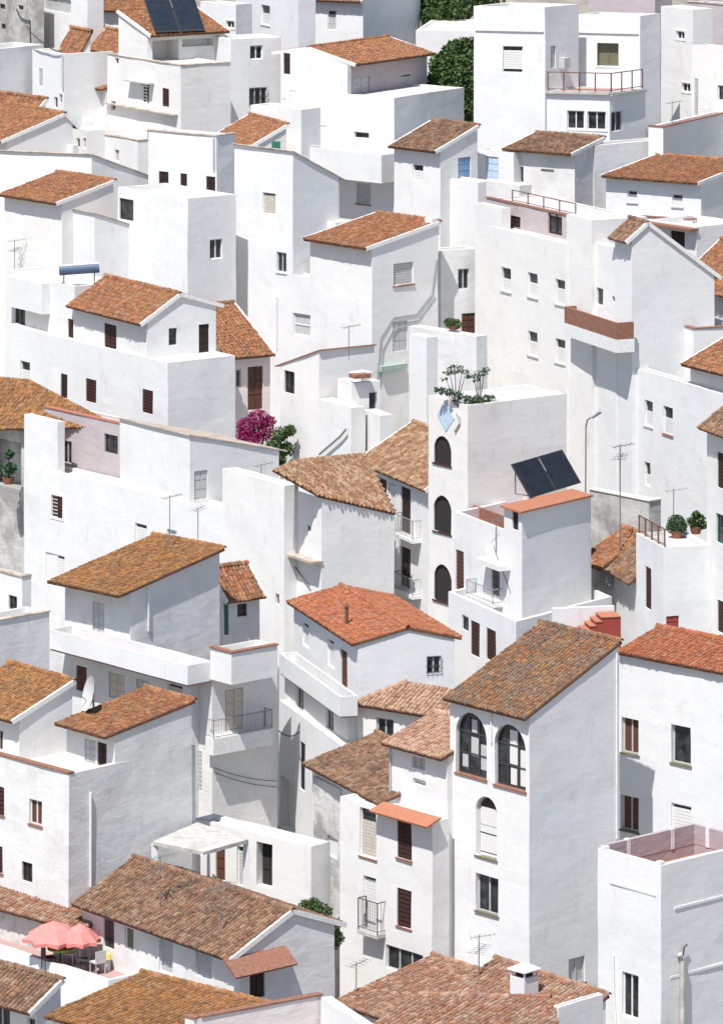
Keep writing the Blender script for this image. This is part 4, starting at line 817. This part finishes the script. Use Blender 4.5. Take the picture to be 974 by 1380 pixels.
# lean-to canopy on the gable of the mossy house
f = CD.r; s0, s1 = f.s_at(328), f.s_at(384)
z0_, z1_ = f.z_at(352, 1296), f.z_at(352, 1284)
plate('canopy', [f.pt(s0 - .9, z0_ - .1, .75), f.pt(s1, z0_ - .1, .75), f.pt(s1, z1_ + .1, -.02), f.pt(s0 - .9, z1_ + .1, -.02)], 0.09, 'terracotta_dull', CD.root)
# mouldings of the terrace house
ledge(BT, 'f', 822, 884, 1196, .03, .09, 'white', 'moulding'); ledge(BT, 'r', 908, 1000, 1211, .03, .09, 'white', 'moulding'); ledge(BT, 'r', 902, 1000, 1303, .03, .09, 'white', 'moulding')
pipe(BT, 'r', [(916, 1400), (916, 1292), (912, 1285)], 0.11, 'concrete', 'drainpipe', 0.12); pipe(BT, 'r', [(916, 1292), (918, 1276), (922, 1272)], 0.03, 'dark_metal', 'bracket', 0.12)
pipe(BT, 'f', [(827, 1286), (828, 1345), (832, 1400)], 0.045, 'trim_white', 'drainpipe')
for x_ in (812, 886):
    f = BT.f; s_ = f.s_at(x_); mb = MB(); f.box(mb, max(s_ - .12, .01), min(s_ + .12, f.L - .01), BT.z0, BT.z0 + .12, -.22, -.01); mb.build('parapet_post', 'white', BT.root)
qi = BT.quad; bz = BT.z0
for i_, (a_, b_) in enumerate(((qi[1], qi[2]), (qi[2], qi[3]))):        # raised back walls, pink inside
    e_ = (b_ - a_).normalized(); n2 = Vector((e_.y, -e_.x)); cen = sum(qi, Vector((0, 0))) / 4
    if n2.dot(cen - a_) < 0: n2 = -n2
    mb = MB(); L_ = (b_ - a_).length; mb.box(a_, e_, n2, bz - .6, bz + .12, 0.01 if i_ else -.1, L_ + (.1 if i_ == 0 else -.02), -.16, .012); mb.build('terrace_wall', 'mauve', BT.root)
    for k_ in range(2):
        mb = MB(); t_ = L_ * (k_ + .5) / 2; mb.box(a_, e_, n2, bz - .6, bz + .15, t_ - .09, t_ + .09, -.17, .03); mb.build('pier', 'white', BT.root)
# conduits on the grey walls
pipe(U, 'r', [(508, 545), (509, 500), (513, 455), (530, 428), (560, 424), (582, 396), (588, 350)], 0.022, 'pipe_grey', 'conduit', 0.025)
pipe(U, 'r', [(512, 520), (516, 470), (534, 436), (562, 432), (586, 400)], 0.02, 'pipe_grey', 'conduit', 0.022)
fbox(U, 'r', 514, 549, 492, 499, 0.0, 0.25, 'awning', 'awning_green')
pipe(CA, 'r', [(121, 1068), (121, 1195)], 0.05, 'trim_white'); pipe(BR, 'f', [(663, 955), (663, 1000)], 0.03, 'trim_white'); pipe(BR, 'r', [(829, 880), (829, 1130)], 0.04, 'trim_white')
pipe(BP, 'f', [(527, 1005), (527, 1076)], 0.035, 'blind_grey')
pipe(T, 'f', [(374, 400), (374, 470)], 0.03, 'trim_white'); pipe(AE2, 'f', [(804, 294), (806, 330), (810, 352)], 0.03, 'dark_metal')
pipe(BK, 'r', [(199, 792), (199, 850)], 0.04, 'trim_white')
fbox(X1, 'r', 760, 768, 78, 92, 0.02, 0.4, 'air_conditioner', 'blind_grey')
# tiled pointed ornament on the tower
f = BF.f; s_, z_ = f.s_at(601), f.z_at(601, 561); mb = MB(); pts = [(s_ - .66, z_), (s_, z_ + .66), (s_ + .66, z_), (s_, z_ - .66)]
_plate(mb, f, pts, -.02, .03); mb.build('diamond_tile', 'paleblue', BF.root)
pipe(BF, 'f', [(616, 553), (620, 562), (620, 571), (614, 581)], 0.05, 'blind_grey', 'bracket', .05)
# railings
railing(BX.root, BX.f.pt(0.08, BX.z0, -.1), BX.f.pt(BX.f.L - .05, BX.z0, -.1), 0.75, 4, 'rusty', True, 0.025)
# steps painted red behind the lichened roof
st = empty('stairway', P(800, 866, 196.5), 'red painted outdoor steps rising beside a white wall', 'stairs'); p0 = P(772, 868, 196.8); e1 = Vector((math.cos(.2), math.sin(.2))); e2 = Vector((-e1.y, e1.x))
for k_ in range(6):
    mb = MB(); mb.box(Vector((p0.x, p0.y)), e1, e2, gz(p0.y) if k_ == 0 else p0.z - .3, p0.z + .17 * (k_ + 1), k_ * .24, (k_ + 1) * .24 if k_ < 5 else 2.0, 0, 1.0); mb.build('step', 'red_paint', st); mb = MB(); mb.box(Vector((p0.x, p0.y)), e1, e2, p0.z + .17 * (k_ + 1), p0.z + .17 * (k_ + 1) + .03, k_ * .24 - .03, (k_ + 1) * .24 if k_ < 5 else 2.0, -.03, 1.0); mb.build('tread', 'terracotta', st)
mb = MB(); mb.box(Vector((p0.x, p0.y)), e1, e2, gz(p0.y) - .5, p0.z - .31, -.05, 2.05, -.03, 1.03); mb.build('base_wall', 'white', st)
mb = MB(); mb.box(Vector((p0.x, p0.y)), e1, e2, p0.z - .3, p0.z + 1.25, -.6, 2.0, 1.06, 1.25); mb.build('side_wall', 'white', st)
# ------------------------------------------------------------------ solar panels, heater, dish
def solar(label, quad_, n=2, lift=0.0, stand=True):
    bl, br_, tr, tl = quad_; nn = (br_ - bl).cross(tl - bl).normalized(); nn = -nn if nn.z < 0 else nn
    r_ = empty('solar_collector', (bl + br_) / 2 - Vector((0, 0, .05)), label, 'solar panel')
    for k_ in range(n):
        a0, a1 = k_ / n + .008, (k_ + 1) / n - .008
        q_ = [bl.lerp(br_, a0), bl.lerp(br_, a1), tl.lerp(tr, a1), tl.lerp(tr, a0)]
        mb = MB(); slab(mb, q_, 0.06, nn); o_ = mb.build('frame', 'dark_metal', r_)
        c_ = sum(q_, Vector()) / 4; mb = MB(); slab(mb, [c_ + (v - c_) * .955 + nn * .012 for v in q_], 0.01, nn); mb.build('pane', 'solar', o_)
    mb = MB(); m0, m1 = bl.lerp(br_, .5), tl.lerp(tr, .5); mb.bar(m0.lerp(m1, .55) + nn * .03, m0.lerp(m1, .93) + nn * .03, .035, 5); mb.build('manifold_pipe', 'grey_metal', r_)
    if stand:
        for t_ in (.1, .9):
            mb = MB(); top = tl.lerp(tr, t_) - nn * .06; bot_ = bl.lerp(br_, t_); foot = Vector((top.x, top.y, bot_.z - .02)); mb.bar(foot, top, .03, 5); mb.bar(bot_ - nn * .03, foot, .025, 5); mb.build('strut', 'grey_metal', r_)
    return r_
z_ = BU.z0 + .13; b0, b1 = on_level(714, 671, z_), on_level(783, 650, z_); inn = Vector((-BU.r.n.x, -BU.r.n.y, 0)) * 1.02 + Vector((0, 0, 1.30))
solar('black tilted double solar panel on the terracotta slab roof', [b0, b1, b1 + inn, b0 + inn])
pp, nn = S2.planes[0]; pp = pp + nn * .22
solar('dark blue pair of solar panels covering the tiled porch roof', [ray_plane(209, 43, pp, nn), ray_plane(277, 40, pp, nn), ray_plane(259, -14, pp, nn), ray_plane(190, -12, pp, nn)], stand=False)
zt_ = BA3.z0; hd = BA3.f.depth(105) + 1.0
h_ = empty('solar_water_heater', P(105, 380, hd), 'solar water heater with blue tank on the flat roof', 'water heater')
a_, b_ = P(80, 365, hd + .3), P(134, 361, hd + .5); mb = MB(); mb.bar(a_, b_, .24, 14); mb.build('tank', 'tank_blue', h_, smooth=False)
mb = MB(); mb.bar(a_ + Vector((0, -.1, .24)), b_ + Vector((0, -.1, .24)), .05, 6); mb.build('tank_cover', 'plastic_white', h_)
for p_ in (a_.lerp(b_, .12), a_.lerp(b_, .88)):
    mb = MB(); mb.bar(Vector((p_.x, p_.y, zt_ - .2)), p_, .035, 5); mb.build('stand_leg', 'grey_metal', h_)
d_ = empty('satellite_dish', P(122, 962, 187.5), 'grey satellite dish turned edge on above the orange roofs', 'dish'); c_ = P(123, 935, 187.5); ax_ = Vector((-.92, -.30, .25)).normalized(); a1 = ax_.orthogonal().normalized(); a2 = ax_.cross(a1)
mb = MB(); R_, n_ = .70, 20; vs = [c_ - ax_ * .12]; fs = []
for k_, (rr, dd_) in enumerate(((.35, -.09), (.7, 0.0), (1.0, .12))):
    for i_ in range(n_): t_ = 2 * math.pi * i_ / n_; vs.append(c_ + (a1 * math.cos(t_) + a2 * math.sin(t_)) * R_ * rr + ax_ * dd_)
for i_ in range(n_):
    j_ = (i_ + 1) % n_; fs.append((0, 1 + i_, 1 + j_)); fs += [(1 + k_ * n_ + i_, 1 + (k_ + 1) * n_ + i_, 1 + (k_ + 1) * n_ + j_, 1 + k_ * n_ + j_) for k_ in range(2)]
mb.add(vs, fs); mb.build('reflector', 'blind_grey', d_, smooth=True)
mb = MB(); mb.bar(Vector((c_.x + .1, c_.y + .05, c_.z - 1.7)), c_ - ax_ * .1, .04, 6); mb.build('mast', 'grey_metal', d_); mb = MB(); mb.path([c_ - a2 * .5, c_ + ax_ * .65], .02, 4); mb.build('feed_arm', 'grey_metal', d_)
# ------------------------------------------------------------------ aerials, lamp, cables
def aerial(label, base, h, ang=0.3, n=7, L=0.9, two=False, r=.02):
    r_ = empty('tv_aerial', base, label, 'aerial'); base = Vector(base); mb = MB(); top = base + Vector((0, 0, h)); mb.bar(base - Vector((0, 0, .5)), top, r, 6); mb.build('mast', 'grey_metal', r_)
    for k_, zz_ in enumerate((0.05,) + ((.55,) if two else ())):
        e_ = Vector((math.cos(ang + k_), math.sin(ang + k_), .12)).normalized(); s_ = Vector((-e_.y, e_.x, 0)).normalized(); c_ = top - Vector((0, 0, zz_))
        mb = MB(); mb.bar(c_ - e_ * L * .35, c_ + e_ * L * .65, r * .75, 5)
        for i_ in range(n): q_ = c_ + e_ * L * (-.33 + .97 * i_ / (n - 1)); w_ = .32 - .02 * i_; mb.bar(q_ - s_ * w_, q_ + s_ * w_, r * .45, 4)
        mb.build('antenna', 'grey_metal', r_)
    return r_
aerial('tall thin aerial rising from the left end of the ochre roof', roof_hit(BK, 229, 738), 2.2, .5, two=False)
aerial('short bent aerial behind the ochre roof', P(267, 735, 206.0), 1.6, 1.1, 5)
aerial('aerial on the mossy brown roof near its upper end', roof_hit(CD, 216, 1222), 1.9, .4, 6, two=True)
aerial('aerial on the mossy brown roof near the white verge', roof_hit(CD, 298, 1256), 1.7, .9, 6)
aerial('aerial standing before the tall arched window house', roof_hit(CJ2, 645, 1316), 1.5, .1, 6, two=True)
aerial('small aerial beside the lowest brown roof edge', roof_hit(CJ1, 480, 1338), 1.1, .8, 5)
aerial('aerial on the sloping grey side wall', P(233, 325, N1.r.depth(233) + .1), 1.5, .6, 6, two=True)
aerial('aerial in front of the blue shadowed eave at the left', P(20, 372, M1.f.depth(20) - 1.0) - Vector((0, 0, .3)), 2.2, .2, 7, two=True)
aerial('aerial above the tile topped wall by the plain front', P(470, 471, BD.r.depth(470)), 1.1, .4, 5)
aerial('very tall mast rising behind the small orange roofs', roof_hit(BX3, 835, 744), 4.6, .3, 5, two=True, r=.03)
aerial('thin aerial over the potted shrub terrace', P(907, 720, 199.6 + 3), 1.9, .1, 4)
aerial('aerial above the pale garden wall by the balcony house', P(905, 172, Z1.r.depth(905) + .1), 1.4, .4, 5)
aerial('leaning aerial post on the white solar house corner', P(668, 728, BUl.f.depth(668) - .1), .9, .8, 4)
aerial('aerial on the white front beside the weathered tile roof', P(352, 668, BH.f.depth(352) + .6), 1.4, .5, 5)
L_ = empty('street_lamp', P(788, 650, 222.0), 'curved arm street lamp against the long white facade', 'street lamp'); mb = MB(); p_ = P(788, 652, 222.0); mb.path([p_ - Vector((0, 0, 4)), P(789, 575, 222), P(791, 566, 221.8), P(798, 561, 221.6)], .035, 6); mb.build('post', 'grey_metal', L_)
mb = MB(); mb.bar(P(797, 562, 221.6), P(809, 553, 221.4), .10, 8, .14); mb.build('lamp_head', 'blind_grey', L_)
def cable(label, pts, r=.022, sag=.3):
    out = []
    for a, b_ in zip(pts, pts[1:]):
        for k_ in range(8): t_ = k_ / 8; q_ = a.lerp(b_, t_); q_.z -= sag * 4 * t_ * (1 - t_); out.append(q_)
    out.append(pts[-1]); mb = MB(); mb.path(out, r, 5); return tag(mb.build('cable', 'cable', None, origin=pts[0]), label, 'cable')
f = BL.r; cable('upper sagging cable across the grey stair tower flank', [f.pt(f.s_at(x), f.z_at(x, y), .08) for x, y in ((287, 1034), (372, 1052))], .013, .12)
cable('lower sagging cable across the grey stair tower flank', [f.pt(f.s_at(x), f.z_at(x, y), .08) for x, y in ((287, 1040), (372, 1060))], .013, .12)
f = GA.f; cable('dark cable looping down the weathered grey house', [f.pt(f.s_at(x), f.z_at(x, y), .06) for x, y in ((24, 12), (30, 24), (42, 28))] + [f.pt(f.s_at(43), f.z_at(43, 62), .06)], .04, .05)
f = B2a.f; cable('grey cable running from the old house to the conduit', [f.off(.6).pt(f.s_at(48), f.z_at(48, 34), 0), f.pt(f.s_at(66), f.z_at(66, 58), .3), f.pt(f.s_at(86), f.z_at(86, 70), .1)], .035, .1)
f = BUl.f; cable('dark strand standing in for an aerial shadow on the white solar house front', [f.pt(f.s_at(668), f.z_at(668, 735), .12), f.pt(f.s_at(690), f.z_at(690, 795), .12)], .014, .05)  # thin dark strand gives the aerial's cast shadow a solid shape
f = BH.f; cable('dark strand standing in for a pole shadow on the long white front above the terracotta gable', [f.pt(f.s_at(385), f.z_at(385, 740), .1), f.pt(f.s_at(420), f.z_at(420, 790), .1)], .025, .05)  # dark strand added where the aerial pole's shadow line falls
cable('black cable in the dark alley between the two terraces', [P(376, 985, 197), P(404, 986, 195.5)], .025, .2)
ledge(BH, 'f', 384, 434, 748, .5, .1, 'coping')
# ------------------------------------------------------------------ terrace with parasols
fz = CE.fz
def parasol(label, px, py_top, py_foot, R_, foot_d=None, tilt=(.1, 0)):
    c_ = on_level(px, py_foot, fz); h = c_.z + (CZ - (py_top + 550) * c_.y / F - c_.z); r_ = empty('parasol', c_, label, 'parasol', 'red parasols on the terrace')
    mb = MB(); mb.bar(c_, Vector((c_.x, c_.y, h - .02)), .025, 8); mb.build('pole', 'plastic_white', r_); mb = MB(); n_ = 8; top = Vector((c_.x, c_.y, h))
    rim = [Vector((c_.x + R_ * math.cos(2 * math.pi * k_ / n_ + .2), c_.y + R_ * math.sin(2 * math.pi * k_ / n_ + .2), h - .62)) for k_ in range(n_)]
    mid = [top.lerp(v, .5) + Vector((0, 0, .07)) for v in rim]; sg = [(rim[k_] + rim[(k_ + 1) % n_]) / 2 - (rim[k_] + rim[(k_ + 1) % n_] - 2 * Vector((c_.x, c_.y, h - .62))) * .06 + Vector((0, 0, .03)) for k_ in range(n_)]
    low = [v - Vector((0, 0, .14)) for v in rim]; lsg = [v - Vector((0, 0, .12)) for v in sg]
    vs = [top] + mid + rim + sg + low + lsg; fs = []
    for k_ in range(n_):
        j_ = (k_ + 1) % n_; fs += [(0, 1 + k_, 1 + j_), (1 + k_, 9 + k_, 17 + k_), (1 + k_, 17 + k_, 1 + j_), (17 + k_, 9 + j_, 1 + j_), (9 + k_, 25 + k_, 33 + k_, 17 + k_), (17 + k_, 33 + k_, 25 + j_, 9 + j_)]
    mb.add(vs, fs); mb.build('canopy', 'umbrella_red', r_)
    for k_ in range(n_): mb = MB(); mb.bar(Vector((c_.x, c_.y, h - .7)), mid[k_] - Vector((0, 0, .05)), .012, 4); mb.build('rib', 'plastic_white', r_)
    mb = MB(); mb.bar(c_, c_ + Vector((0, 0, .09)), .24, 12, .2); mb.build('base', 'concrete', r_)
parasol('larger red parasol over the terrace table', 73, 1241, 1301, 1.2)
parasol('smaller red parasol beside the lilac eave', 108, 1244, 1304, .8)
def chair(label, px, py, rot, mat):
    c_ = on_level(px, py, fz); r_ = empty('terrace_chair', c_, label, 'chair', 'chairs round the terrace table'); e1 = Vector((math.cos(rot), math.sin(rot))); e2 = Vector((-e1.y, e1.x)); c2_ = Vector((c_.x, c_.y))
    mb = MB(); mb.box(c2_, e1, e2, c_.z + .42, c_.z + .46, -.23, .23, -.23, .23); mb.build('seat', mat, r_); mb = MB(); mb.box(c2_, e1, e2, c_.z + .46, c_.z + .88, -.23, -.19, -.23, .23); mb.build('backrest', mat, r_)
    for sx in (-1, 1):
        for sy in (-1, 1): mb = MB(); v_ = c2_ + e1 * .2 * sx + e2 * .2 * sy; mb.bar((v_.x, v_.y, c_.z), (v_.x, v_.y, c_.z + .42), .02, 5); mb.build('leg', mat, r_)
chair('dark purple chair on the near side of the terrace table', 66, 1306, .4, 'purple'); chair('dark chair between the table and the lilac eave', 114, 1309, 3.0, 'dark_metal'); chair('white plastic chair beside the terrace table', 94, 1300, 4.4, 'plastic_white'); chair('grey reclining chair by the terrace door', 132, 1312, 2.2, 'blind_grey')
c_ = on_level(82, 1304, fz); r_ = empty('terrace_table', c_, 'round table with a lime green cloth under the parasol', 'table'); mb = MB(); mb.bar(c_ + Vector((0, 0, .70)), c_ + Vector((0, 0, .74)), .5, 16); mb.build('table_top', 'lime', r_); mb = MB(); mb.bar(c_, c_ + Vector((0, 0, .7)), .04, 8); mb.build('leg', 'dark_metal', r_); mb = MB(); mb.bar(c_, c_ + Vector((0, 0, .04)), .25, 10); mb.build('foot', 'dark_metal', r_)
c_ = on_level(142, 1308, fz); r_ = empty('sun_hat_stand', c_, 'yellow cushion on a small stool near the terrace door', 'stool'); mb = MB(); mb.bar(c_ + Vector((0, 0, .45)), c_ + Vector((0, 0, .62)), .26, 12, .2); mb.build('cushion', 'yellow_cloth', r_); mb = MB(); mb.bar(c_, c_ + Vector((0, 0, .45)), .2, 10); mb.build('stool_base', 'blind_grey', r_)
r_.name = 'cushioned_stool'; LOC[r_.name] = Vector(c_)
# ------------------------------------------------------------------ plants
def leaves(mb, c, rad, n, size, flat=1.0, shell=.35):
    for _ in range(n):
        while True:
            v = Vector((random.uniform(-1, 1), random.uniform(-1, 1), random.uniform(-1, 1)))
            if shell < v.length < 1: break
        p = Vector((c[0] + v.x * rad[0], c[1] + v.y * rad[1], c[2] + v.z * rad[2])); a = Vector((random.gauss(0, 1), random.gauss(0, 1), random.gauss(0, flat))).normalized(); b_ = a.cross(Vector((random.gauss(0, 1), random.gauss(0, 1), random.gauss(0, 1)))).normalized(); s = size * random.uniform(.6, 1.4)
        mb.add([p - a * s, p - b_ * s * .5, p + a * s, p + b_ * s * .5], [(0, 1, 2, 3)])
def plant(name, label, cat, base, clumps, mat, size, trunk=None, n=1, pot=None, tname='trunk'):
    r_ = empty(name, base, label, cat); base = Vector(base); mb = MB()
    for (dx, dy, dz, rx, ry, rz, k_) in clumps: leaves(mb, base + Vector((dx, dy, dz)), (rx, ry, rz), k_, size)
    mb.build('crown' if cat == 'tree' else 'foliage', mat, r_, kind='stuff')
    mt = MB()
    for (dx, dy, dz, rx, ry, rz, k_) in clumps: mt.bar(base + (Vector((0, 0, pot[1])) if pot else Vector((0, 0, -.2))), base + Vector((dx * .8, dy * .8, dz)), (trunk or .03), 6, (trunk or .03) * .35)
    mt.build(tname, 'bark', r_)
    if pot: mb = MB(); mb.bar(base, base + Vector((0, 0, pot[1])), pot[0] * .75, 12, pot[0]); mb.build('pot', 'pot', r_)
    return r_
def blob(px, py, d, r, k): return (px, py, d, r, k)
def crown(base, lst):   # lst: picture x, y, distance, radius, leaves -> clumps relative to the base
    out = []
    for px, py, d, r, k_ in lst: p = P(px, py, d); out.append((p.x - base.x, p.y - base.y, p.z - base.z, r, r, r * .85, k_))
    return out
def gpt(px, d): p = P(px, 0, d); return Vector((p.x, p.y, gz(p.y)))
b_ = gpt(610, 274); plant('dense_tree', 'dark green tree between the lilac porch and the balcony house', 'tree', b_, crown(b_, [(598, 88, 274, .9, 900), (615, 72, 275, .9, 900), (628, 92, 274, 1.0, 1000), (592, 112, 273.5, .8, 800), (610, 108, 273, 1.1, 1200), (632, 122, 273, .9, 900), (618, 135, 272.5, .9, 900), (632, 150, 272, .8, 800), (600, 128, 273, .8, 700), (622, 60, 275, .5, 250), (633, 75, 275, .6, 450), (586, 98, 274, .4, 160), (606, 66, 275, .35, 120), (583, 122, 273.5, .4, 160), (636, 58, 275, .4, 140), (612, 58, 275, .22, 40), (590, 84, 274, .3, 80), (600, 76, 274.5, .3, 90)]), 'leaf', .13, .18)
b_ = gpt(605, 292); plant('dense_tree', 'dark tree above the low white garden wall', 'tree', b_, crown(b_, [(575, 12, 292, 1.1, 900), (595, 5, 292, 1.2, 1000), (612, 15, 291, 1.1, 900), (628, 4, 293, 1.1, 800), (585, 25, 291, .9, 700), (602, 24, 291, .8, 600), (560, 5, 293, 1.0, 700), (640, -6, 294, 1.3, 900), (610, -14, 294, 1.5, 1000)]), 'leaf', .14, .2)
b_ = gpt(650, 300); plant('dense_tree', 'brownish dry tree behind the tall balcony house', 'tree', b_, crown(b_, [(636, -6, 300, 1.4, 800), (655, -10, 300, 1.4, 800), (620, -16, 301, 1.2, 600)]), 'leaf_dry', .14, .2)
b_ = P(348, 616, 224.5); plant('bougainvillea', 'magenta bougainvillea in full bloom below the brown door', 'shrub', b_, crown(b_, [(332, 575, 224.5, .5, 700), (348, 565, 224.5, .55, 800), (358, 582, 224.5, .5, 700), (340, 590, 224.3, .45, 600), (328, 588, 224.4, .35, 350), (364, 568, 224.6, .3, 250)]), 'bougainvillea', .06, .05, tname='stem')
b_ = P(380, 628, 223.5); plant('climbing_plant', 'green climber with pale leaves beside the bougainvillea', 'shrub', b_, crown(b_, [(378, 585, 223.6, .4, 250), (386, 605, 223.5, .4, 300), (370, 600, 223.4, .4, 250), (390, 580, 223.6, .3, 180), (376, 618, 223.3, .4, 250)]), 'leaf', .09, .04, tname='stem')
zt_ = BF.z0
for lab, x_, lst in (('small slender tree growing on the tower top left of its twin', 614, [(604, 502, 208.2, .22, 60), (613, 496, 208.2, .26, 80), (624, 501, 208.2, .22, 60), (598, 511, 208.2, .12, 22), (629, 508, 208.2, .12, 22)]), ('small slender tree growing on the tower top above the broad flank', 645, [(637, 507, 208.2, .2, 50), (648, 503, 208.2, .22, 60), (655, 498, 208.2, .16, 36), (642, 512, 208.2, .14, 30)])):
    b_ = P(x_, 540, 208.2); b_.z = zt_ - .06; plant('small_tree', lab, 'tree', b_, [(q[0], q[1], q[2], q[3] * 1.5, q[4] * 1.5, q[5] * .7, q[6]) for q in crown(b_, lst)], 'leaf_blue', .065, .03)
b_ = P(620, 541, 207.9); b_.z = zt_ - .05; plant('trailing_plant', 'flat trailing greenery along the tower edge', 'shrub', b_, crown(b_, [(588, 525, 208.5, .14, 60), (596, 527, 208.4, .2, 110), (606, 529, 208.1, .22, 130), (618, 533, 207.9, .22, 120), (631, 539, 207.8, .26, 180), (644, 539, 208.0, .26, 180), (655, 537, 208.3, .22, 130), (663, 535, 208.4, .12, 50)]), 'leaf_blue', .06, .02, tname='stem')
zt_ = BX.z0 - .12
b_ = on_level(911, 724, zt_); plant('potted_shrub', 'round clipped shrub in a pot on the railed terrace', 'shrub', b_, crown(b_, [(911, 705, b_.y, .42, 900), (906, 711, b_.y, .3, 400), (917, 711, b_.y, .3, 400)]), 'leaf_blue', .05, .03, pot=(.26, .3), tname='stem')
b_ = on_level(937, 719, zt_); plant('potted_shrub', 'loose spiky plant in a pot beside the clipped shrub', 'shrub', b_, crown(b_, [(933, 703, b_.y, .3, 160), (941, 699, b_.y, .28, 140), (946, 707, b_.y, .24, 120), (937, 694, b_.y, .2, 80)]), 'leaf', .08, .03, pot=(.26, .28), tname='stem')
b_ = gpt(432, 180.5); plant('bush', 'green bush squeezed between the gable and the white facade', 'shrub', b_, crown(b_, [(422, 1222, 180.5, .4, 500), (434, 1230, 180.3, .42, 500), (446, 1248, 180, .4, 450), (452, 1264, 180, .35, 400), (444, 1270, 180, .4, 400), (412, 1222, 181, .3, 300)]), 'leaf', .06, .06, tname='stem')
b_ = P(611, 444, UC.f.depth(611) + .6); plant('potted_shrub', 'small green bush behind the stained yard wall', 'shrub', b_, crown(b_, [(606, 435, b_.y, .3, 300), (614, 437, b_.y, .3, 300)]), 'leaf', .06, .03, pot=(.25, .2), tname='stem')
b_ = P(12, 652, 229.6); plant('potted_shrub', 'dark spiky plant in the old open porch', 'shrub', b_, crown(b_, [(12, 632, 229.6, .4, 160), (13, 612, 229.6, .25, 90)]), 'leaf_blue', .11, .04, pot=(.3, .3), tname='stem')
mb = MB(); p_ = J2.f.pt(J2.f.s_at(372), J2.z0, 0); c_ = P(372, 200, T.f.depth(372) + 1.0); mb.box(Vector((c_.x, c_.y)), Vector((1, 0)), Vector((0, 1)), c_.z - .3, c_.z + .35, -.22, .22, -.2, .2); tag(mb.build('crate', 'green_paint', None, origin=c_), 'dark green crate on top of the tall plain house', 'crate')
